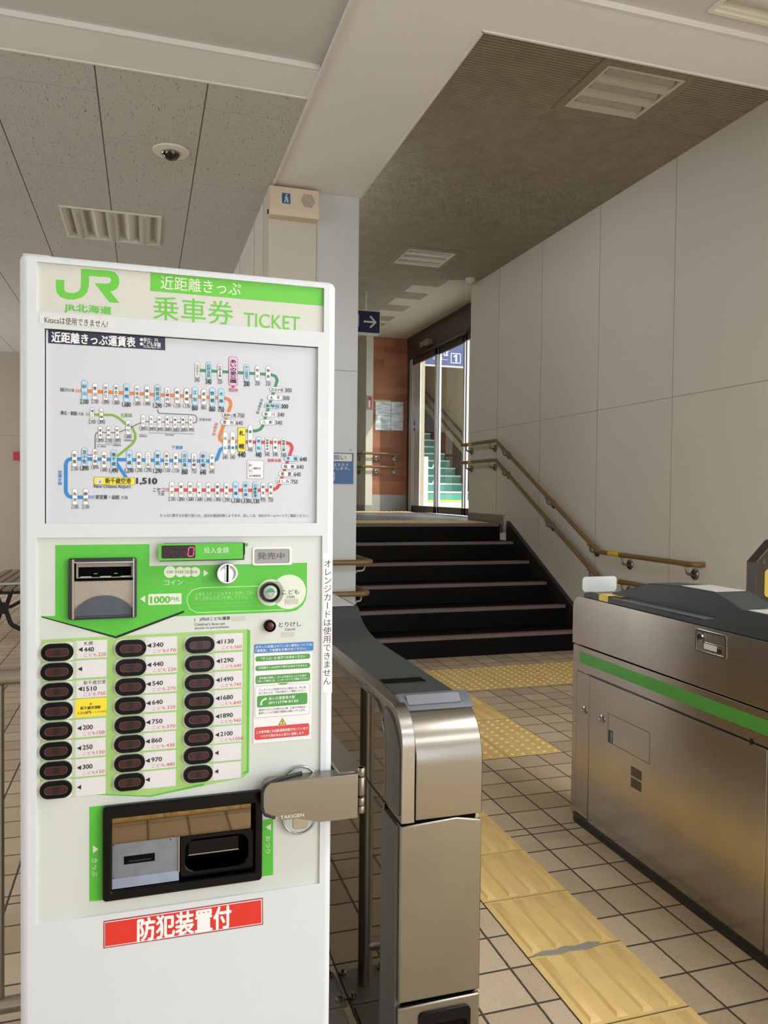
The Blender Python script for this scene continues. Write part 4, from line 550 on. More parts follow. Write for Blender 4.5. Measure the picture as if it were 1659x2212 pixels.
for (x, y) in ((4.95, 13.45),):
    p = thing('railing_post', 'pale post with curved hooks at the foot of the outdoor stairs', 'post', (x, y, 1.02))
    MB().box(-.045, .045, -.03, .03, 0, .97, M_alu).build('post', p, bevel=.006)
    for z in (.78, .48):
        for s2 in (-1, 1): MB().tube(fillet([(s2*.04, 0, z), (s2*.13, 0, z-.03), (s2*.2, 0, z+.12)], .08), .012, M_alu, 8).build('hook', p)
ps = thing('platform_sign', 'navy platform sign with a boxed number one hanging outside the glass doors', 'sign', (4.85, 12.62, 3.70))
MB().box(-.85, .52, -.02, .06, -.17, .33, M_signnavy2).box(-.85, .52, -.022, .062, -.18, -.165, M_trim).build('panel', ps)
def one(A, u, v, h): A.poly([(u-h*.08, v-h/2), (u+h*.16, v-h/2), (u+h*.16, v+h/2), (u-h*.06, v+h/2), (u-h*.30, v+h*.30), (u-h*.30, v+h*.12), (u-h*.08, v+h*.22)], M_trim, 2)
a = MB(); A = Face(a, (0, -.021, 0), (1, 0, 0), (0, 0, 1), (0, -1, 0))
A.frame(.235, .42, -.115, .06, .012, M_trim, 1, .02); one(A, .33, -.028, .13); A.text('のりば', -.09, .19, .05, .10, M_trim, .02); A.text('Track', -.1, .08, -.03, .045, M_trim); A.rect(-.1, .18, -.065, -.06, M_trim)
one(A, -.30, -.02, .15); a.build('lettering', ps)
for x in (-.6, .3): MB().cyl((x, .02, .33), (x, .02, 1.4), .02, M_alu, 10).build('hanger', ps)
# ================================================================== TACTILE PAVING
M_tact2 = tactile_material('yellow_tactile_worn_tops', 'F0D28A', 'D9B765')
def tactile(label, x0, y0, nx, ny, kind, z=0.0, sx=.3025, sy=.3025, slope=0):
    o = thing('tactile_paving', label, 'tactile paving', (x0, y0, z), 0, None)
    if slope: o.rotation_euler = (slope, 0, 0)
    MB().box(0, nx*sx, 0, ny*sy, -.003, .0015, M_grout).build('joint_bed', o, smooth=0)
    b = MB().box(.002, sx-.002, .003, sy-.003, -.002, .004, M_tact)
    if kind == 'bar':
        for k in range(4):
            xc = sx*(k+.5)/4; w, h = .017, .0055
            b.add([(xc-w, .012, .004), (xc+w, .012, .004), (xc+w, sy-.012, .004), (xc-w, sy-.012, .004), (xc-w*.55, .024, .004+h), (xc+w*.55, .024, .004+h), (xc+w*.55, sy-.024, .004+h), (xc-w*.55, sy-.024, .004+h)],
                [(4, 5, 6, 7), (0, 1, 5, 4), (1, 2, 6, 5), (2, 3, 7, 6), (3, 0, 4, 7)], M_tact)
    else:
        for a_ in range(5):
            for b_ in range(5):
                xc, yc = sx*(a_+.5)/5, sy*(b_+.5)/5; n = 12
                b.add([(xc+.0125*math.cos(2*math.pi*q/n), yc+.0125*math.sin(2*math.pi*q/n), .004) for q in range(n)]+[(xc+.0075*math.cos(2*math.pi*q/n), yc+.0075*math.sin(2*math.pi*q/n), .0095) for q in range(n)],
                    [(q, (q+1) % n, n+(q+1) % n, n+q) for q in range(n)]+[tuple(range(n, 2*n))], M_tact2)
    first = b.build('paving_tile', o, smooth=30)
    for i in range(nx):
        for j in range(ny):
            if i or j:
                c_ = first.copy(); COL.objects.link(c_); c_.parent = o; c_.location = (i*sx, j*sy, 0)
    return o
near = tactile('yellow ribbed tactile strip running along the aisle between the two ticket gates', 1.037, 1.937-.3025*9, 1, 14, 'bar')
m_ = MB(); pts = [(.02, 0), (.05, .008), (.09, .004), (.12, .012), (.16, .006), (.20, .012), (.235, .004), (.225, -.006), (.18, -.012), (.13, -.006), (.09, -.012), (.05, -.006)]
m_.prism([(x, .3025*9+y_*1.2) for x, y_ in pts], 'z', .003, .0085, mat('mortar_grey', '9A958C', .8)).build('mortar_patch', near)
tactile('yellow dotted tactile block at the bend of the strip past the gates', 1.132, 3.468, 3, 2, 'dot')
tactile('short yellow ribbed tactile strip joining the bend to the crossing strip', 1.740, 4.078, 1, 2, 'bar', sy=.320)
tactile('yellow dotted tactile strip across the floor in front of the stairs', .83, 4.724, 9, 2, 'dot', sx=.3070, sy=.3085)
tactile('yellow ribbed tactile strip crossing in front of the ticket machine', -2.0, -.86, 10, 1, 'bar')
_sl = math.atan2(.049, 5.525)
tactile('yellow dotted tactile strip along the top edge of the stairs', 1.42, 7.60, 7, 2, 'dot', .996+.125*.00887+.001, sx=.305, slope=_sl)
tactile('yellow dotted tactile strip on the landing before the brick wall', 2.3, 10.85, 5, 1, 'dot', .996+3.375*.00887+.001, slope=_sl)
# ================================================================== STAIRCASE AND RAILS
stc = thing('staircase', 'dark granite staircase of six steps rising to the glass doors', 'stairs', (0, 5.75, 0))
for i in range(6):
    y0 = .345*i; z1 = .166*(i+1)
    s_ = MB().box(1.374, 3.60, y0, y0+.36 if i < 5 else 1.74, max(0, z1-.18), z1-.0005 if i < 5 else .993, M_step)
    o = s_.build('step', stc, smooth=0)
    MB().box(1.374, 3.585, y0-.007, y0+.038, z1-.026, z1+.002, M_nose).build('nosing', o, bevel=.003)
    MB().box(1.374, 3.58, y0+.038, y0+.056, z1-.006, z1+.0025, M_nosered).build('grip_strip', o)
M_bracket = mat('bracket_steel', '8E8A84', .3, metal=1.0)
def bracket(parent, p, wall, m=None):
    """round rose on the wall, a bent arm up to the rail"""
    m = M_bracket; p = Vector(p); w = Vector(wall); q = p+Vector((0, 0, -.075)); d = (w-p); d.z = 0; L = d.length; d.normalize()
    rose = q+d*(L-.002)
    b = MB().lathe([(0, 0), (.040, 0), (.040, .004), (.034, .010), (.026, .012), (.0, .012)], rose, -d, m, 24)
    b.tube(fillet([rose-d*.008, q+d*.004, p+Vector((0, 0, -.012))], .03), .0085, m, 10)
    b.lathe([(0, 0), (.014, 0), (.014, .012), (0, .012)], rose-d*.012+Vector((0, 0, -.008)), -d, m, 14)
    side = d.cross(Vector((0, 0, 1)))
    b.tube([p-side*.04+Vector((0, 0, -.0165)), p+side*.04+Vector((0, 0, -.0165))], .006, m, 8)
    b.build('bracket', parent)
def handrail(label, path, r, brs, wallf, tapes=(), group='wall handrails', fl=.09):
    o = thing('handrail', label, 'handrail', (0, 0, 0), 0, group)
    MB().tube(fillet(path, fl, 7), r, M_rail, 16).build('rail', o, smooth=50)
    for b in brs: bracket(o, b, wallf(b))
    for t in tapes:
        t0, t1 = Vector(t[0]), Vector(t[1])
        k = MB(); k.tube([t0, t1], r+.0012, M_yellow, 20)
        for q in range(9):
            pp = t0.lerp(t1, .15+.7*q/8); k.lathe([(0, 0), (.0018, 0), (0, .0012)], pp+Vector((-.004+.008*(q % 2), 0, r+.001)), (0, 0, 1), M_iron, 6)
        lab(k.build('braille_tape', o), 'yellow braille tape')
    return o
R = .0185; XR = 3.565
def zr(y, up): 
    if y > 7.53: return 1.882 if up else 1.676
    if y < 5.56: return .846 if up else .636
    t = (y-5.56)/(7.53-5.56); return (.846 if up else .636)+t*((1.882-.846) if up else (1.676-.636))
for up in (True, False):
    z0, z1 = (.846, 1.882) if up else (.636, 1.676)
    pth = [(3.64, 8.475, z1), (XR, 8.475, z1), (XR, 7.535, z1), (XR, 5.555, z0), (XR, 4.385, z0), (3.64, 4.385, z0)]
    ys = (8.33, 7.70, 7.36, 6.42, 5.68, 5.22, 4.47)
    handrail(('upper' if up else 'lower')+' brown handrail running down the white wall beside the stairs', pth, R, [(XR, y, zr(y, up)) for y in ys], lambda b: (3.64, b[1], b[2]), [((XR, 8.15, z1), (XR, 8.24, z1)), ((XR, 5.25, z0), (XR, 5.40, z0))], fl=.06)
for up in (True, False):
    z0 = .846 if up else .636; xr = 1.462 if up else 1.44; yr = 4.985
    pth = [(.80, yr, z0), (xr, yr, z0), (xr, 5.70, z0), (xr, 7.4, z0+.85)]
    o = handrail(('upper' if up else 'lower')+' brown handrail wrapping round the grey column at the foot of the stairs', pth, R, [(1.10, yr, z0), (xr, 5.16, z0)], lambda b: (b[0], 5.078, b[2]) if b[1] < 5 else (1.374, b[1], b[2]), fl=.05)
for up in (True, False):
    z0 = 1.925 if up else 1.72
    pth = [(3.20, 12.6, z0), (3.20, 11.53, z0), (3.87, 11.53, z0)]
    handrail(('upper' if up else 'lower')+' short brown handrail across the orange brick wall on the landing', pth, .0185, [(3.20, 11.95, z0), (3.445, 11.53, z0), (3.75, 11.53, z0)], lambda b: (3.278, b[1], b[2]) if b[1] > 11.6 else (b[0], 11.62, b[2]), fl=.06)
# ================================================================== THINGS ON WALLS AND CEILINGS
def louvre_fitting(label, x0, x1, y0, y1, z, border, along='x', group='recessed ceiling lights', mark=False):
    t = thing('ceiling_light', label, 'ceiling light', ((x0+x1)/2, (y0+y1)/2, z), 0, group)
    hx, hy = (x1-x0)/2, (y1-y0)/2
    if border:
        b = border; f = MB()
        f.box(-hx-b, hx+b, -hy-b, -hy, -.006, .004, M_boardf).box(-hx-b, hx+b, hy, hy+b, -.006, .004, M_boardf).box(-hx-b, -hx, -hy, hy, -.006, .004, M_boardf).box(hx, hx+b, -hy, hy, -.006, .004, M_boardf); f.build('border_board', t, smooth=0)
    hs = MB(); D = .055
    hs.box(-hx, hx, -hy, hy, D-.002, D+.002, M_lightw)
    hs.ring([(-hx, -hy), (hx, -hy), (hx, hy), (-hx, hy)], [(-hx+.018, -hy+.018), (hx-.018, -hy+.018), (hx-.018, hy-.018), (-hx+.018, hy-.018)], 'z', -.008, D-.003, M_lightw)
    hs.build('housing', t)
    L, S_ = (hx, hy) if along == 'x' else (hy, hx)
    for k in range(3):
        c_ = S_*2*(k+.5)/3-S_; tb = MB()
        e = L-.03
        if along == 'x': tb.cyl((-e, c_, .028), (e, c_, .028), S_*.13, M_tube, 20)
        else: tb.cyl((c_, -e, .028), (c_, e, .028), S_*.13, M_tube, 20)
        tb.build('tube', t)
    for k in range(4):
        c_ = S_*2*k/3-S_; w = S_*.19; a_ = max(c_-w, -S_+.004); b_ = min(c_+w, S_-.004); e = L-.018
        fw = w*.55; p0, p1 = max(c_-fw, -S_+.004), min(c_+fw, S_-.004); prof = [(a_, D), (p0, .0), (p1, .0), (b_, D)] if along == 'x' else [(a_, D), (b_, D), (c_ if 0 < k < 3 else (b_ if k == 3 else a_), -.004)]
        if along == 'x': MB().prism(prof, 'x', -e, e, M_lightw).build('reflector', t)
        else:
            V = MB().prism([(p, q) for p, q in prof], 'y', -e, e, M_lightw); V.build('reflector', t)
    return t
louvre_fitting('unlit three-tube ceiling light in the ribbed ceiling nearest the white beam', 2.493, 3.010, 3.862, 4.345, 3.738, .058)
louvre_fitting('unlit ceiling light further along the ribbed ceiling, before the pale stepped boards', 2.497, 2.998, 7.33, 7.82, 3.738, .064)
louvre_fitting('unlit ceiling light in the smooth white ceiling above the long steel gate', 2.21, 2.95, 2.02, 2.712, 3.312, 0)
louvre_fitting('unlit three-tube light in the fissured tile ceiling above the ticket machine', -.578, .114, 5.865, 6.55, 3.288, 0, 'y')
t = thing('security_camera', 'black glass dome camera on a white disc under the tile ceiling', 'camera', (.143, 4.735, 3.29))
MB().lathe([(0, 0), (.105, 0), (.103, -.007), (.062, -.014), (.058, -.012), (0, -.012)], (0, 0, 0), (0, 0, 1), M_lightw, 40).build('mounting_disc', t)
MB().lathe([(.0001, -.052), (.02, -.050), (.036, -.042), (.047, -.028), (.050, -.012), (.050, -.006)], (0, 0, 0), (0, 0, 1), M_dome, 32).build('dome', t)
MB().lathe([(.0505, -.010), (.052, -.016), (.049, -.020), (.0485, -.012)], (0, 0, 0), (0, 0, 1), M_chrome, 32).build('dome_ring', t)
t = thing('detector', 'small pale ceiling detector beside the wall above the stairs', 'detector', (3.50, 8.12, 3.738))
MB().lathe([(0, 0), (.055, 0), (.052, -.03), (.03, -.045), (0, -.045)], (0, 0, 0), (0, 0, 1), M_lightw, 24).build('body', t)
# speaker box on the column
t = thing('speaker_box', 'beige guidance speaker with a blue walking figure, high on the column', 'speaker', (.922, 5.07, 3.17))
MB().prism([(0, .105), (-.082, .098), (-.098, -.055), (-.085, -.088), (0, -.088)], 'x', -.165, .158, M_beige2).build('case', t, bevel=.004)
fn = Vector((0, -.153, .016)).normalized(); up = Vector((0, -.016, -.153)).normalized()*-1
a = MB(); A = Face(a, (0, -.0905, .0215), (1, 0, 0), up, fn)
A.rect(-.087, -.032, -.035, .035, M_posterblue, 2, .006); A.disc(-.056, .024, .0055, M_trim, 3); A.stroke([(-.058, .016), (-.06, -.004), (-.07, -.028)], .006, M_trim, 3); A.stroke([(-.058, .0), (-.052, -.012), (-.05, -.028)], .006, M_trim, 3); A.stroke([(-.06, .014), (-.068, .002)], .004, M_trim, 3); A.stroke([(-.056, .014), (-.05, .002), (-.044, -.024)], .003, M_trim, 3)
for i in range(-4, 5):
    for j in range(-4, 5):
        if abs(i)+abs(j)*.0 <= 4 and abs(i+j) <= 4: A.disc(.083+(i+.5*j)*.0108*1.0, (j*.0098), .0032, M_iron, 2, 10)
a.build('face_print', t)
MB().box(-.172, -.165, -.05, -.03, -.07, -.045, M_iron).build('cable_gland', t)
# notice on the column
t = tag(MB().box(-.225, .222, 0, .003, -.108, .108, M_posterblue).build('mask_notice', loc=(1.131, 5.074, 1.474)), 'blue and white mask notice stuck on the grey column', 'notice')
a = MB(); A = Face(a, (0, 0, 0), (1, 0, 0), (0, 0, 1), (0, -1, 0))
A.frame(-.225, .222, -.108, .108, .003, M_trim, 1); A.rect(-.21, .208, .048, .098, M_trim, 1, .008); A.text('お願い', .03, .168, .072, .034, M_posterblue, .01); A.text('ではマスク', .045, .185, .024, .02, M_trim, .01); A.text('い致します。', .035, .192, .000, .02, M_trim, .01)
A.rect(-.03, .066, -.095, -.02, M_trim, 1, .02); A.frame(.055, .09, -.085, -.022, .005, M_trim, 1, .03); a.build('print', t)
MB().box(.188, .208, 0, .002, .122, .132, mat('tape_scrap', 'A8A8A4', .5)).build('tape_scrap', t)
# arrow sign over the stairs
t = thing('arrow_sign', 'navy hanging sign with a white arrow above the landing', 'sign', (2.2, 9.0, 3.365))
MB().box(-.55, .505, 0, .12, -.128, .128, M_signnavy).build('panel', t, bevel=.003)
MB().box(-.556, .512, .004, .116, -.140, -.128, M_alu).box(-.556, .512, .004, .116, .128, .14, M_alu).box(.505, .515, .002, .118, -.14, .14, M_alu).build('frame', t)
a = MB(); A = Face(a, (0, 0, 0), (1, 0, 0), (0, 0, 1), (0, -1, 0))
A.stroke([(.305, .0), (.45, .0)], .022, M_trim, 1); A.stroke([(.385, .068), (.452, .0), (.385, -.068)], .022, M_trim, 2); A.frame(.06, .245, -.07, .085, .008, M_trim, 1, .02); a.build('arrow', t)
for x in (-.4, .35): MB().cyl((x, .06, .14), (x, .06, .375), .012, M_alu, 10).build('hanger', t)
# sheets on the brick wall, red plate on the white pillar
for (x0, x1, z0, z1, s_) in ((3.436, 3.688, 2.297, 2.753, 'wider'), (3.694, 3.892, 2.298, 2.746, 'narrower')):
    g = MB(); n = 10
    V = [(x0+(x1-x0)*i/n, 11.612+.004*math.sin(i*1.3+j*.9), z0+(z1-z0)*j/n) for j in range(n+1) for i in range(n+1)]
    g.add(V, [(j*(n+1)+i, j*(n+1)+i+1, (j+1)*(n+1)+i+1, (j+1)*(n+1)+i) for j in range(n) for i in range(n)], M_sleeve)
    o = tag(g.build('notice_sheet', smooth=60), s_+' shiny plastic-sleeved sheet of the pair taped on the brick wall', 'notice', 'sheets on the brick wall')
    if s_ == 'wider': MB().box(x0-.03, x0+.25, 11.608, 11.610, z1-.012, z1+.012, mat('masking_tape', 'C9B878', .5)).build('tape', o)
t = tag(MB().box(-.043, .043, 0, .004, -.105, .105, M_redpaint).build('red_plate', loc=(3.334, 11.589, 2.712)), 'small red plate on the white pillar edge beside the brick wall', 'sign')
a = MB(); A = Face(a, (0, 0, 0), (1, 0, 0), (0, 0, 1), (0, -1, 0)); A.frame(-.035, .035, -.095, .095, .006, M_trim, 1, .01); A.rect(-.02, .012, -.08, .04, M_trim, 1, .01); a.build('print', t)
t = tag(MB().box(-.07, .07, 0, .04, -.06, .06, M_redpaint).build('alarm_box', loc=(-1.74, 12.256, 1.79), bevel=.005), 'small red alarm box on the far waiting-room wall', 'alarm')
# ================================================================== TICKET GATES
def arc(cx, cy, r, a0, a1, n=8): return [(cx+r*math.cos(rad(a0+(a1-a0)*k/n)), cy+r*math.sin(rad(a0+(a1-a0)*k/n))) for k in range(n+1)]
# --- gate beside the ticket machine: steel side band, mirror-dark side panel, plastic top deck
g = thing('ticket_gate', 'ticket gate beside the ticket machine with a rounded steel front', 'ticket gate', (0, 0, 0), 0, 'ticket gates')
XL, XI, XRt, YF, YB = .498, .533, .684, 1.488, 3.35
def prof(zt, r, y0=YF, y1=YB, zb=.66):           # side outline (y, z) with a rounded front top corner
    return [(y0, zb)]+[(y0+r-r*math.cos(rad(90*k/10)), zt-r+r*math.sin(rad(90*k/10))) for k in range(11)]+[(y1, zt), (y1, zb)]
# steel band along the edge next to the machine
o_ = prof(.863, .075); i_ = [(YF+.004, .66)]+[(YF+.02+.06-.06*math.cos(rad(90*k/10)), .838-.06+.06*math.sin(rad(90*k/10))) for k in range(11)]+[(YB-.02, .838), (YB-.02, .66)]
MB().prism(prof(.863, .075, zb=.632), 'x', XL+.006, XI, M_steelb).build('edge_band', g, smooth=50, bevel=.0015)
# dark side panel between two thin steel posts
MB().prism(prof(.846, .09, YF+.10, YB, zb=.645), 'x', XL, XL+.010, M_mirror).build('side_panel', g, bevel=.001)
MB().prism(prof(.846, .09, YF+.012, YF+.115, zb=.645), 'x', XL+.002, XL+.012, mat('grey_side_strip', '66655F', .45, metal=.4)).build('side_strip', g)
lo = MB().box(XL, XL+.010, YF+.10, YB, .03, .638, M_mirror); lo.build('lower_side_panel', g, bevel=.001)
MB().box(XL-.001, XL+.012, YF+.012, YF+.115, .03, .625, mat('grey_side_strip', '66655F', .45, metal=.4)).build('side_strip', g)
MB().box(XL+.012, XRt-.010, YF+.13, YB-.02, .0, .83, M_blackm).box(XL+.012, XRt-.010, YF+.03, YF+.13, .0, .63, M_blackm).build('core', g)
# front: rounded upper shell, flat lower door, foot door with a recessed handle
MB().prism(prof(.858, .11, YF, YF+.16, zb=.636), 'x', XI+.002, XRt, M_steelf).build('front_shell', g, smooth=50, bevel=.002)
MB().prism([(XL+.004, .626), (XI+.002, .628), (XL+.128, .633), (XRt, .623), (XRt, .258), (XL+.004, .258)], 'y', YF, YF+.03, M_steelh).build('front_door', g, bevel=.003)
MB().prism([(XL+.004, .248), (XRt, .250), (XRt, .02), (XL+.004, .02)], 'y', YF, YF+.012, M_steelh).build('foot_door', g, bevel=.003)
h = MB().ring(rrect(.546, .662, .12, .232, .012), rrect(.555, .653, .135, .205, .009), 'y', YF-.005, YF+.002, M_black)
hd = h.build('handle', g, bevel=.001)
MB().prism([(YF-.0012, .208), (YF+.002, .208), (YF+.002, .133), (YF-.0012, .133)], 'x', .553, .655, M_blackm).build('handle_shade', hd)  # flat black plate paints in the shade of a hollow behind the handle
MB().prism([(YF-.0045, .137), (YF-.0018, .168), (YF-.0013, .168), (YF-.0013, .136)], 'x', .558, .650, M_dark).build('handle_lip', hd)
MB().prism(prof(.835, .11, YF+.015, YB, zb=.0), 'x', XRt-.008, XRt-.0005, M_steel).build('aisle_side', g)
# top deck with a smooth rise to the raised housing
dk = [(YF+.075, .852), (1.66, .858), (2.10, .858), (2.20, .8585), (2.29, .862), (2.36, .871), (2.42, .886), (2.455, .904), (2.475, .922), (2.49, .932), (2.80, .932), (2.80, .80), (YF+.075, .80)]
MB().prism(dk, 'x', XI+.003, XRt-.001, M_dark).build('top_deck', g, smooth=40, bevel=.002)
MB().box(.56, .672, 2.505, 2.79, .931, .9345, mat('pale_top_panel', 'BDBDBA', .4)).build('top_panel', g)
MB().prism([(2.80, .80), (2.80, .93), (YB, .90), (YB, .80)], 'x', XI+.003, XRt-.001, M_dark).build('rear_deck', g)
MB().prism([(1.595, .858), (1.598, .870), (1.590, .8745), (1.565, .866), (1.545, .847), (1.56, .842), (1.595, .845)], 'x', .522, XRt+.004, M_dark2).build('reader_lip', g, bevel=.003)
a = MB(); nrm = Vector((0, -.019, .020)).normalized(); upv = Vector((0, .020, .019)).normalized()
A = Face(a, (.60, 1.5655, .8672), (1, 0, 0), upv, Vector((0, -.66, .75)).normalized()); A.rect(-.06, .062, -.014, .010, mat('reader_window', '6F7078', .35), 2, .004); A.frame(-.061, .063, -.015, .011, .0008, M_iron, 3, .004); a.build('reader_window', g)
sl = MB().box(.545, .650, 1.745, 1.785, .855, .8592, M_blackm); sl.build('ticket_slot', g)
a = MB(); A = Face(a, (0, 0, .8586), (1, 0, 0), (0, 1, 0), (0, 0, 1))
A.frame(.540, .668, 1.635, 1.735, .0012, mat('seam_dark', '25282A', .5), 2); a.build('deck_seam', g)
# --- longer steel gate on the other side of the aisle
g2 = thing('ticket_gate', 'long stainless steel ticket gate with a green stripe along its side', 'ticket gate', (0, 0, 0), 0, 'ticket gates')
X0, X1, YE, YN = 1.665, 1.858, 2.772, .93
up_ = [(YN, .712)]+[(YN, .905)]+[(YE-.05, .905)]+[(YE-.05+.05*math.sin(rad(90*k/8)), .855+.05*math.cos(rad(90*k/8))) for k in range(9)]+[(YE, .712)]
MB().prism(up_, 'x', X0, X1, M_steel).build('upper_panel', g2, smooth=45, bevel=.002)
MB().box(X0+.002, X1-.002, YN, YE-.036, .03, .708, M_steel).build('body', g2, bevel=.002)
MB().box(X0-.0005, X0+.004, YN, YE-.036, .610, .708, M_steel).build('stripe_panel', g2, bevel=.001)
MB().box(X0-.0015, X0+.001, YN, YE-.058, .643, .686, mat('green_stripe', '58AE47', .45, var=.06, vscale=30)).build('green_stripe', g2)
MB().box(X0-.001, X0+.01, 1.735, YE-.136, .028, .604, M_steel).build('side_door', g2, bevel=.002)
MB().box(X0-.001, X0+.01, YN, 1.730, .028, .604, M_steel).build('side_door', g2, bevel=.002)
MB().box(X0-.001, X0+.01, YE-.131, YE-.046, .035, .612, M_steel).build('narrow_door', g2, bevel=.002)
MB().box(X0+.004, X1-.004, YE-.036, YE, .395, .706, M_steel).build('end_plate', g2, bevel=.003)
MB().box(X0+.004, X1-.004, YE-.036, YE, .015, .390, M_steel).build('end_plate', g2, bevel=.003)
MB().box(X0-.0015, X0+.006, YN, YE-.045, .6055, .6085, M_iron).build('door_gap', g2)
MB().box(X0-.002, X1, YN, YE-.03, .0, .03, mat('gate_kick_plate', '4A4640', .5, metal=.4)).build('kick_plate', g2)
MB().box(X0-.012, X0, YN, YE-.05, .0, .012, M_grout).build('floor_sealant', g2)
for y in (2.671, 2.548):
    k = MB().lathe([(0, 0), (.015, 0), (.016, .004), (.011, .006), (.010, .003), (.0, .003)], (X0-.0005, y, .461), (-1, 0, 0), M_chrome, 24); k.lathe([(0, .003), (.006, .003), (.005, .005), (0, .005)], (X0-.0005, y, .461), (-1, 0, 0), M_chrome, 14); k.build('lock', g2)
hp = MB(); hp.ring([(-2.508, .386), (-2.256, .386), (-2.256, .495), (-2.508, .495)], [(-2.506, .388), (-2.258, .388), (-2.258, .493), (-2.506, .493)], 'x', X0-.0014, X0+.002, mat('hatch_joint', '5C554C', .5))
hp.v = [(p[0], -p[1], p[2]) for p in hp.v]; hp.build('hatch', g2)
MB().box(X0-.0016, X0+.002, 2.477, 2.503, .388, .434, M_iron).box(X0-.0022, X0, 2.479, 2.490, .39, .43, M_zinc).build('hatch_catch', g2)
v = MB()
for k in range(12):
    for z in (.289, .329): v.box(X0-.0016, X0+.002, 2.300+.0052*k, 2.3026+.0052*k, z-.017, z+.017, M_iron)
v.build('vent_slots', g2)
MB().box(X0-.003, X0+.002, 1.790, 1.797, .600, .618, M_iron).build('hinge_pin', g2)
# key plate near the top edge
kp = MB(); kp.ring(rrect(-2.036, -1.897, .822, .894, .009), rrect(-2.028, -1.905, .829, .887, .007), 'x', X0-.004, X0+.001, M_chrome); kp.prism(rrect(-2.030, -1.903, .827, .889, .007), 'x', X0-.0008, X0+.001, M_steel)
kp.v = [(p[0], -p[1], p[2]) for p in kp.v]; kpo = kp.build('key_plate', g2, bevel=.001)
k = MB().lathe([(0, 0), (.014, 0), (.015, .006), (.011, .008), (.010, .004), (0, .004)], (X0-.001, 2.009, .872), (-1, 0, 0), M_chrome, 24).lathe([(0, .004), (.007, .004), (.005, .008), (0, .008)], (X0-.001, 2.009, .872), (-1, 0, 0), M_iron, 14); k.build('lock', kpo)
k = MB(); k.ring(rrect(-2.000, -1.915, .834, .858, .004), rrect(-1.997, -1.918, .837, .855, .003), 'x', X0-.003, X0, M_chrome); k.v = [(p[0], -p[1], p[2]) for p in k.v]; k.box(X0-.0018, X0, 1.94, 1.997, .837, .855, M_lightw).box(X0-.0016, X0, 1.918, 1.958, .837, .848, M_iron); k.build('pull_slot', kpo)
# plastic top: low deck at the far end, raised housing in the middle, flat deck nearer
XC = X0+.004
low = [(2.70, .905), (2.70, .918), (2.66, .930), (2.56, .930), (2.03, .925), (1.97, .932), (1.93, .948), (1.885, .972), (1.86, .980), (YN, .980), (YN, .905)]
MB().prism(low, 'x', XC, X1-.004, M_dark).build('top_deck', g2, smooth=40, bevel=.003)
MB().prism([(2.62, .925), (2.40, .985), (2.36, .998), (2.20, 1.008), (2.02, 1.008), (1.985, .998), (1.90, .970), (1.90, .92)], 'x', X0+.055, X1-.004, M_dark).build('top_housing', g2, smooth=30, bevel=.004)
MB().box(X0+.065, X1-.012, 2.03, 2.19, 1.007, 1.0095, mat('pale_top_panel', 'BDBDBA', .4)).build('top_panel', g2)
MB().box(X0+.012, X1-.012, .96, 1.83, .979, .9815, mat('pale_top_panel', 'BDBDBA', .4)).build('top_panel', g2)
MB().box(X0+.004, X0+.050, 2.0, 2.50, .9265, .929, mat('grey_top_insert', '6A6E6F', .4)).build('top_insert', g2)
a = MB(); A = Face(a, (0, 0, .9305), (1, 0, 0), (0, 1, 0), (0, 0, 1))
A.rect(XC+.001, X1-.03, 2.530, 2.590, M_yellow2, 3); A.rect(XC+.03, X1-.03, 2.493, 2.522, M_yellow2, 3); A.rect(XC+.01, X1-.05, 2.605, 2.612, M_lightw, 3); A.rect(XC+.02, X1-.07, 2.650, 2.664, M_lightw, 3); a.build('yellow_label', g2)
MB().box(XC-.0007, XC+.001, 2.530, 2.590, .908, .9305, M_yellow2).build('yellow_label', g2)
MB().prism(rrect(XC-.002, X1-.035, .925, .985, .014), 'y', 2.705, 2.708, M_clear).build('ticket_guard', g2)
# dark stand with a yellow panel behind the steel gate
t = thing('card_reader_stand', 'dark brown stand with a yellow panel showing behind the steel gate', 'card reader', (2.86, 2.93, 0))
MB().prism([(-.165, 0), (.165, 0), (.165, 1.0), (.10, 1.11), (-.06, 1.11), (-.165, 1.01)], 'y', -.03, .03, mat('stand_brown', '3A322B', .35)).build('body', t, bevel=.004)
a = MB(); A = Face(a, (0, -.031, 0), (1, 0, 0), (0, 0, 1), (0, -1, 0)); A.rect(-.115, .115, .846, .976, mat('reader_yellow', 'C9AC48', .5), 1, .02); A.rect(-.125, -.112, 1.00, 1.02, mat('stand_mark', '5A5048', .4), 1); a.build('yellow_panel', t)
# steel cover plates on the floor by the gate
tag(MB().box(.10, .484, 1.20, 1.870, 0, .006, M_grey).build('floor_plate', bevel=.002), 'grey steel cover plate on the floor between ticket machine and gate', 'floor plate')
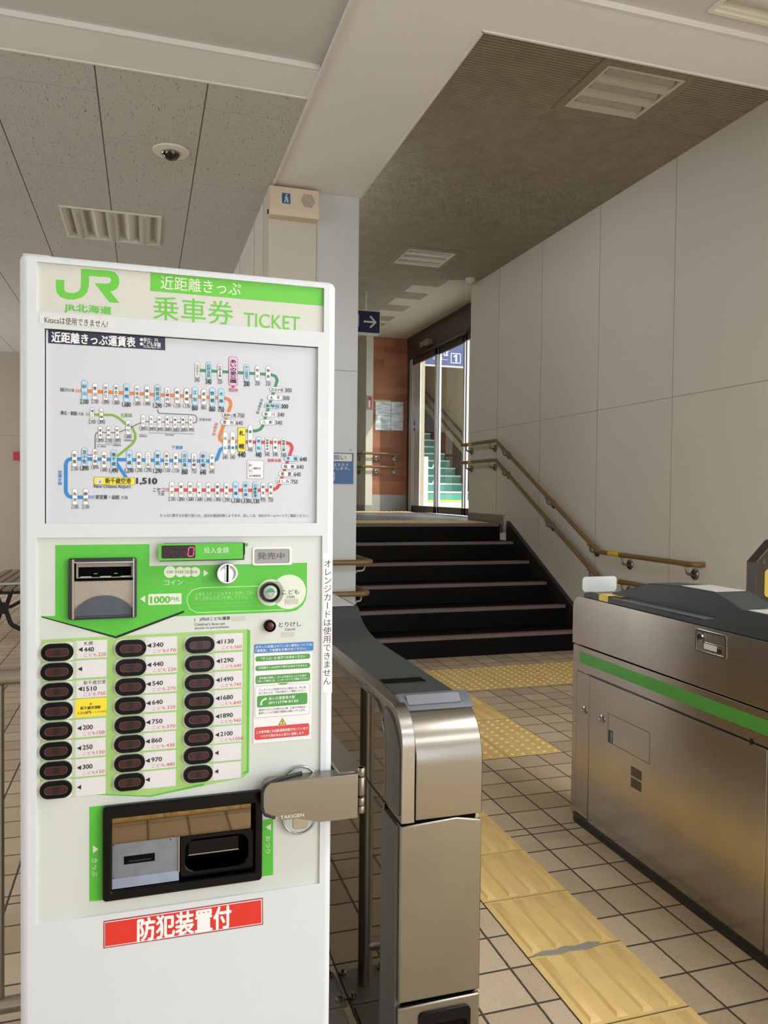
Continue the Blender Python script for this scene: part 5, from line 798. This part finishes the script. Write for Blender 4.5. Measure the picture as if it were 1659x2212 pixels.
# ================================================================== RAILING BEHIND THE MACHINE
rl = thing('railing', 'steel tube railing behind the white ticket machine', 'railing', (0, 1.95, 0))
MB().tube([(-1.9, 0, .878), (.433, 0, .878)], .0185, M_pipe, 16).build('top_rail', rl); MB().tube([(-1.9, 0, .112), (.433, 0, .112)], .0185, M_pipe, 16).build('bottom_rail', rl)
for k in range(12):
    x = -1.78+.1465*k
    if k >= 11: break
    MB().tube([(x, 0, .112), (x, 0, .878)], .0078, M_pipe, 12).build('baluster', rl)
po = MB().tube([(.433, 0, 0), (.433, 0, .905)], .019, M_pipe, 18).lathe([(0, 0), (.021, 0), (.021, .01), (.0, .014)], (.433, 0, .9), (0, 0, 1), M_pipe, 18); po.build('post', rl)
fl = MB().box(.36, .494, -.07, .07, .0, .008, M_grey); flo = fl.build('base_plate', rl, bevel=.002)
for sx in (.375, .479):
    for sy in (-.052, .052): MB().lathe([(0, 0), (.010, 0), (.010, .007), (.005, .008), (.005, .016), (0, .016)], (sx, sy, .008), (0, 0, 1), M_chrome, 8).build('bolt', flo)
MB().tube([(-1.9, 0, 0), (-1.9, 0, .905)], .019, M_pipe, 18).build('post', rl)
# bench in the waiting room with a white strap across it
b = thing('bench', 'slatted wooden bench with black curved iron legs behind the ticket machine', 'bench', (-1.2, 8.45, 0))
for k in range(6): MB().box(-.26+.088*k, -.19+.088*k, -.93, .93, .405, .428, M_wood).build('slat', b, bevel=.004)
for y in (-.86, .86):
    e = MB().box(-.27, .27, y-.02, y+.02, .375, .405, M_iron)
    for s2 in (-1, 1): e.tube(fillet([(s2*.06, y, .385), (s2*.02, y, .25), (s2*.06, y, .10), (s2*.20, y, .03), (s2*.27, y, .02), (s2*.27, y, .05)], .08), [.022]+[.018]*200, M_iron, 10) if 0 else e.tube(fillet([(s2*.06, y, .385), (s2*.015, y, .25), (s2*.06, y, .10), (s2*.20, y, .022), (s2*.27, y, .022)], .09), .02, M_iron, 10)
    e.box(-.03, .03, y-.018, y+.018, .20, .30, M_iron); e.build('leg_frame', b)
s_ = MB().tube([(-.25, -.60, .4365), (.0, -.575, .4365), (.25, -.52, .4365)], .007, M_cloth, 8).tube([(-.25, -.66, .4365), (.0, -.65, .4365), (.25, -.61, .4365)], .007, M_cloth, 8)
s_.box(-.24, .25, -.64, -.545, .4295, .4325, M_cloth)
tag(s_.build('strap', loc=(-1.2, 8.45, 0)), 'white strap lying across the slatted bench', 'strap')
# ================================================================== TICKET MACHINE
tm = thing('ticket_machine', 'white ticket vending machine with a green sign, fare map and button panel', 'ticket machine', (-.185, 1.31, 0), .0093)
MW, MT, MD = .5015, 1.6745, .27
HS, HM, HC = (.0253, .4798, 1.586, 1.662), (.0363, .4701, 1.257, 1.5605), (.0245, .4800, .6245, 1.2350)
b = MB(); r_ = .012; rings = []
for k in range(7):
    t_ = rad(90*k/6); ins = r_*(1-math.sin(t_)); y = r_*(1-math.cos(t_)); rings.append([(p[0], y, p[1]) for p in rrect(ins, MW-ins, ins, MT-ins, max(.012-ins, 1e-4), 5)])
rings.append([(p[0], MD, p[1]) for p in rrect(0, MW, 0, MT, .012, 5)])
b.sweep(rings, M_white, caps=False); b.add(rings[-1], [tuple(range(len(rings[-1])))], M_white)
xs = sorted({r_, MW-r_, *HS[:2], *HM[:2], *HC[:2]}); zs = sorted({r_, MT-r_, *HS[2:], *HM[2:], *HC[2:]})
def inhole(x, z): return any(h[0] < x < h[1] and h[2] < z < h[3] for h in (HS, HM, HC))
V = [(x, 0, z) for z in zs for x in xs]; n_ = len(xs); F = []
for j in range(len(zs)-1):
    for i in range(n_-1):
        if not inhole((xs[i]+xs[i+1])/2, (zs[j]+zs[j+1])/2): F.append((j*n_+i, j*n_+i+1, (j+1)*n_+i+1, (j+1)*n_+i))
b.add(V, F, M_white)
for h in (HS, HM, HC):
    L = [(h[0], h[2]), (h[1], h[2]), (h[1], h[3]), (h[0], h[3])]
    b.add([(p[0], 0, p[1]) for p in L]+[(p[0], .009, p[1]) for p in L], [(i, (i+1) % 4, 4+(i+1) % 4, 4+i) for i in range(4)], M_white)
b.build('cabinet', tm, smooth=40)
MB().box(.002, .042, .02, .20, MT-.001, MT+.0045, M_clear).build('top_plate', tm, bevel=.002)
def face(mb, d=0.0): return Face(mb, (0, d, 0), (1, 0, 0), (0, 0, 1), (0, -1, 0))
def artpart(name, table, d, parent, back=None):
    m = MB()
    if back: m.box(back[0], back[1], d, d+.003, back[2], back[3], back[4])
    face(m, d).art(table); return m.build(name, parent, smooth=0)
lab(artpart('sign_panel', SIGN, .005, tm, (HS[0]-.003, HS[1]+.003, HS[2]-.003, HS[3]+.003, M_sign)), 'cream sign panel with green logo and ticket wording')
lab(artpart('notice_label', KITACA, -.0002, tm), 'grey paper notice strip under the sign')
m = MB(); m.box(HM[0]-.003, HM[1]+.003, .006, .009, HM[2]-.003, HM[3]+.003, M_mappaper); F_ = face(m, .006)
F_.rect(HM[0]-.001, HM[0]+.0015, HM[2], HM[3], M_blackm, 1); F_.rect(HM[0], HM[1], HM[3]-.0012, HM[3], M_blackm, 1); F_.art(MAP)
lab(m.build('fare_map', tm, smooth=0), 'railway fare map with coloured lines and station names')
m = MB(); hx = sorted([HC[0]-.003, .0775, .1695, .134, .369, HC[1]+.003]); hz = sorted([HC[2]-.003, .655, .790, 1.1080, 1.1965, HC[3]+.003])
for a_, b_ in zip(hx, hx[1:]):
    for c_, d_ in zip(hz, hz[1:]):
        if (.0775 <= a_ and b_ <= .1695 and 1.108 <= c_ and d_ <= 1.1965) or (.134 <= a_ and b_ <= .369 and .655 <= c_ and d_ <= .79): continue
        m.add([(a_, .004, c_), (b_, .004, c_), (b_, .004, d_), (a_, .004, d_)], [(0, 1, 2, 3)], M_panel)
face(m, .004).art(PANEL); cpn = m.build('control_panel', tm, smooth=0)
# amount display; black sides and edge strip paint in the bar's shadow
m = MB(); m.prism(rrect(.2150, .3460, 1.2045, 1.2245, .002), 'y', -.0078, .004, pal('black')); face(m, -.008).art(DEPOSIT); lab(m.build('amount_display', tm, smooth=0), 'green bar with a red digital zero')
m = MB(); fr = face(m, .0036); it = STATUS[0]; u0, u1, v, h = it[1]*.001, it[2]*.001, it[3]*.001, it[4]*.001
m.ring(rrect(u0-.003, u1+.003, v-h/2-.003, v+h/2+.003, .004), rrect(u0, u1, v-h/2, v+h/2, .003), 'y', .0025, .004, pal('panelhi')); Face(m, (0, .0036, 0), (1, 0, 0), (0, 0, 1), (0, -1, 0)).art(STATUS); m.build('status_window', tm)
# banknote slot
bs = MB().ring(rrect(.0708, .1737, 1.1048, 1.2022, .004), rrect(.0790, .1685, 1.1075, 1.1962, .001), 'y', -.003, .006, mat('slot_bezel', '24262B', .25)).build('banknote_slot', tm, bevel=.001)
MB().box(.0765, .0795, -.0035, .004, 1.106, 1.2005, M_pipe).box(.1678, .1697, -.004, .004, 1.106, 1.2015, M_chrome).box(.079, .169, -.0035, .004, 1.1945, 1.1965, M_pipe).build('bezel_strips', bs)
MB().box(.079, .1685, .020, .024, 1.1075, 1.1965, M_blackm).box(.079, .1685, .0, .024, 1.1655, 1.168, M_blackm).build('slot_recess', bs)
sf = MB().ring([(.0822, 1.170), (.1675, 1.170), (.1675, 1.1945), (.0822, 1.1945)], [(.0850, 1.1712), (.1650, 1.1712), (.1650, 1.1878), (.0850, 1.1878)], 'y', .002, .012, mat('slot_frame_beige', '8E887E', .4))
for x in (.0865, .1160, .1475): sf.prism([(x, 1.170), (x+.019, 1.170), (x+.0175, 1.1722), (x+.002, 1.1722)], 'y', .004, .012, M_lightw)
sf.build('slot_mouth', bs)
gl = MB()
for x in (.1105, .1412): gl.prism(rrect(x-.0027, x+.0027, 1.1752, 1.1766, .0007), 'y', .0125, .0135, mat('green_led', '7E9E36', .4, emit=.25))
gl.build('guide_lamps', bs)
MB().prism([(.001, 1.168), (.006, 1.1095), (.009, 1.1095), (.005, 1.168)], 'x', .0797, .1678, mat('flap_steel', 'AFA89F', .38, metal=.6, var=.05, vscale=30)).build('flap', bs)
m = MB(); pts = [(.1237+.0530*math.cos(rad(a_)), 1.088+.0535*math.sin(rad(a_))) for a_ in range(24, 157, 4)]; pts = [(min(max(x, .0797), .1678), max(z, 1.1095)) for x, z in pts]
m.prism([(.1678, 1.1095)]+pts+[(.0797, 1.1095)], 'y', .0010, .0016, mat('scuffed_slate', '4C525A', .5, var=.15, vscale=60)); o = m.build('finger_patch', bs); o.location.y = .0002
# coin slot
cs = MB().lathe([(0, -.0), (.0, -.0105), (.013, -.0085), (.0155, -.0095), (.0172, -.009), (.0175, -.006), (.0172, .004)], (.3167, 0, 1.1737), (0, 1, 0), M_chrome, 40)
cs = cs.build('coin_slot', tm, smooth=60); MB().box(.3159, .3178, -.0118, -.0060, 1.1595, 1.1885, M_blackm).build('slit', cs)
MB().prism(rrect(.3128, .3158, 1.1600, 1.1880, .0014), 'y', -.0112, -.007, M_steel).prism(rrect(.3179, .3209, 1.1600, 1.1880, .0014), 'y', -.0112, -.007, M_steel).build('slit_lips', cs, bevel=.0008)
# child and cancel buttons
cb = MB().lathe([(.0125, .004), (.0125, -.0045), (.0145, -.0065), (.0165, -.006), (.0172, .004)], (.3897, 0, 1.1397), (0, 1, 0), M_black, 36).build('child_button', tm, smooth=60)
m = MB().lathe([(0, -.0048), (.011, -.0045), (.0128, -.0025), (.0128, .004)], (.3897, 0, 1.1397), (0, 1, 0), M_clear, 32); A = face(m, -.0049); G = mat('button_green', '4C9A6A', .5)
A.poly([(.3897+.0072*math.cos(rad(a_)), 1.1407+.0066*math.sin(rad(a_))) for a_ in range(0, 181, 12)], G, 2); A.rect(.3897-.0098, .3897+.0098, 1.1398, 1.1410, G, 2); A.stroke([(.3897+.0062*math.cos(rad(a_)), 1.1395+.0068*math.sin(rad(a_))) for a_ in range(180, 361, 20)], .0007, G, 2)
A.disc(.3873, 1.1362, .0007, G, 2, 10); A.disc(.3921, 1.1362, .0007, G, 2, 10); lab(m.build('button_cap', cb, smooth=60), 'pale cap with a green face in a cap')
kb = MB().lathe([(.0080, .004), (.0080, -.0035), (.0092, -.005), (.0100, -.0045), (.0102, .004)], (.3897, 0, 1.0820), (0, 1, 0), M_black, 32).build('cancel_button', tm, smooth=60)
lab(MB().lathe([(0, -.0045), (.0065, -.0042), (.0082, -.002), (.0082, .004)], (.3897, 0, 1.0820), (0, 1, 0), M_red, 28).build('button_cap', kb, smooth=60), 'dark red cap')
# fare buttons and their price labels
Ar = mat('label_white', 'DEDCDE', .45)
for (u, v, u0, u1, vl, s) in KEYS:
    u, v, u0, u1, vl = (q*.001 for q in (u, v, u0, u1, vl)); hw, hh = .0238, .0137
    bt = MB().prism(rrect(-hw, hw, -hh, hh, hh, 8), 'y', -.0014, .003, M_black).build('fare_button', tm, (u, 0, v), bevel=.0012)
    ln = MB().ring(rrect(-.0172, .0172, -.0068, .0068, .0068, 8), rrect(-.0160, .0160, -.0057, .0057, .0057, 8), 'y', -.0030, -.001, mat('lens_rim', '55504E', .3, metal=.5))
    ln.prism(rrect(-.0160, .0160, -.0057, .0057, .0057, 8), 'y', -.0024, -.001, M_red); A = Face(ln, (0, -.0024, 0), (1, 0, 0), (0, 0, 1), (0, -1, 0)); A.rect(-.0042, .0042, -.0055, .0055, M_lensd, 1)
    lab(ln.build('lens', bt, bevel=.0004), 'dark red lens')
    m = MB(); A = Face(m, (0, .0036, vl), (1, 0, 0), (0, 0, 1), (0, -1, 0)); w_, hl = u1-u0, .0143
    A.rect(u-.026, u0-.000, v-vl-.0150, v-vl+.0150, pal('panelhi'), .5, .012); A.rect(u0-.006, u0, -hl, hl, mat('label_edge', 'C6CFB8', .45), .8); A.rect(u0, u1, -hl, hl, Ar, 1)
    def X(f): return u0+w_*f
    if s == '*':
        o = [(X(-.06), -hl*.95), (X(1.0), -hl*.95), (X(1.02), hl*1.05), (X(-.03), hl*1.05)]; A.poly(o, pal('yellow'), 2); A.poly([(X(.46), .0045), (X(.50), .0045), (X(.50), .0065), (X(.52), .0065), (X(.48), .009), (X(.44), .0065), (X(.46), .0065)], pal('warnred'), 3)
        A.text('新千歳空港駅', X(.14), X(.82), .0005, .0052, pal('ink'), .02, 3); A.text('1,510円', X(.07), X(.48), -.0072, .0048, pal('ink'), .015, 3); A.text('(こども750円)', X(.50), X(1.0), -.0072, .0034, pal('ink'), 0, 3)
    else:
        A.poly([(X(.04), .0004), (X(.185), .0042), (X(.185), -.0034)], pal('ink'), 2)
        if s:
            nm, fa, ch = s.split('|'); k = len(fa)
            A.text(fa, X(.235), X(.235+.108*k), .0000 if nm else .0012, .0072, pal('ink'), .022, 2); A.text('こども', X(.24), X(.66), -.0090, .0054, pal('red'), 0, 2); A.text(ch, X(.70), X(.70+.088*len(ch)), -.0088, .0056, pal('red'), 0, 2)
            if nm: A.text(nm, X(.23), X(.23+.148*len(nm)), .0098, .0066, pal('ink'), 0, 2)
    m.build('price_label', tm, smooth=0)
lab(artpart('information_notice', INFO, .0036, tm), 'white notice sheet with blue, green and red lines')
lab(artpart('security_sticker', WARN, -.0002, tm), 'red sticker with white lettering')
lab(artpart('side_notice', SIDE, -.0002, tm), 'vertical white paper notice')
# ticket and change tray
ty = MB().ring(rrect(.1223, .3785, .6480, .8020, .006), rrect(.1365, .3665, .6630, .7815, .002), 'y', -.007, .006, M_black).build('ticket_tray', tm, bevel=.003)
MB().box(.134, .369, .050, .054, .655, .79, M_blackm).box(.134, .1365, .0, .05, .655, .79, M_black).box(.3665, .369, .0, .05, .655, .79, M_black).box(.134, .369, .0, .05, .655, .663, M_black).box(.134, .369, .0, .05, .7815, .79, M_black).build('tray_recess', ty)
lab(MB().box(.1366, .3600, .0035, .006, .7362, .7814, M_smoke).build('flap_mirror', ty), 'smoked mirror flap')
tb = MB().box(.1368, .2415, .006, .03, .678, .7355, M_zinc).prism([(.006, .678), (.001, .664), (.03, .664), (.03, .678)], 'x', .1368, .2415, M_zinc).box(.2405, .2425, .002, .03, .677, .7365, M_pipe).build('ticket_chute', ty)
MB().box(.1546, .2030, .0052, .0075, .7002, .7132, M_blackm).box(.162, .197, .0048, .0056, .7035, .706, M_iron).build('ticket_opening', tb)
for x, z in ((.1385, .7335), (.1385, .680), (.228, .732)): MB().lathe([(0, 0), (.0012, 0), (0, -.0006)], (x, .006, z), (0, 1, 0), M_iron, 8).build('screw', tb)
cc_ = MB().ring(rrect(.2435, .3655, .664, .735, .004), rrect(.2520, .3560, .673, .727, .018), 'y', .006, .012, M_black).build('change_cup', ty, bevel=.002)
MB().box(.2575, .3400, .010, .024, .7000, .7230, M_black).box(.2575, .3400, .009, .011, .6995, .7012, M_pipe).build('coin_flap', cc_)
MB().prism([(.010, .6650), (.040, .678), (.040, .664), (.010, .664)], 'x', .246, .364, M_chrome).build('cup_floor', cc_)
# lock plate and the steel security hasp clamped round the machine edge
dh = MB().prism(rrect(.4135, .4730, .7190, .8365, .0297, 12), 'y', -.003, .002, M_clear).build('door_handle', tm, bevel=.0015)
MB().ring(rrect(.4125, .4740, .7180, .8375, .0305, 12), rrect(.4160, .4705, .7215, .8340, .027, 12), 'y', -.0055, .0, M_chrome).build('chrome_rim', dh, bevel=.001)
MB().prism(rrect(.431, .457, .727, .750, .007, 6), 'y', -.0042, .0, M_steel).build('thumb_tab', dh, bevel=.001)
hs = thing_ = bpy.data.objects.new('security_hasp', None); COL.objects.link(hs); hs.parent = tm; hs['label'] = 'brushed steel security hasp'
ol = [(.3755, .808), (.3785, .818), (.387, .8245), (.5385, .8245), (.5385, .7485), (.500, .7480), (.4715, .7490), (.430, .760), (.390, .7690), (.3785, .775), (.3755, .785)]
MB().prism(ol, 'y', -.0350, -.004, M_steelh).prism([(.41, .8243), (.545, .8243), (.545, .8235), (.41, .8235)], 'y', -.034, -.002, M_steelh).build('cover', hs, bevel=.0045, seg=3)
MB().tube(fillet([(.445, -.008, .8265), (.400, -.026, .8265), (.3800, -.033, .822), (.3735, -.033, .812), (.3735, -.033, .782), (.3790, -.033, .771), (.395, -.033, .7645)], .006), .0028, M_rubber, 10).build('rubber_edge', hs)
hg = MB()
for z0, z1 in ((.819, .833), (.786, .817), (.768, .781), (.7545, .7665)): hg.lathe([(0, z0), (.0066, z0), (.0072, z0+.001), (.0072, z1-.001), (.0066, z1), (0, z1)], (.5458, -.028, 0), (0, 0, 1), M_steelh, 24)
hg.cyl((.5458, -.028, .7545), (.5458, -.028, .833), .0045, M_iron, 14); hg.build('hinge', hs, smooth=50)
MB().box(.5060, .5530, -.026, .24, .756, .8265, M_steelh).build('side_arm', hs, bevel=.003)
m = MB(); A = Face(m, (0, -.0350, 0), (1, 0, 0), (0, 0, 1), (0, -1, 0)); D_ = mat('stamped_steel', '8A8274', .45, metal=.8)
A.rect(.4005, .4475, .7600, .7695, D_, 1); A.frame(.4003, .4477, .7598, .7697, .0006, M_chrome, 2); A.text('TAKIGEN', .4040, .4440, .7648, .0058, M_lightw, .02, 2); lt = m.build('stamped_name', hs); lt.rotation_euler = (0, 0, 0)  # pale letters paint in the highlights on the stamped name
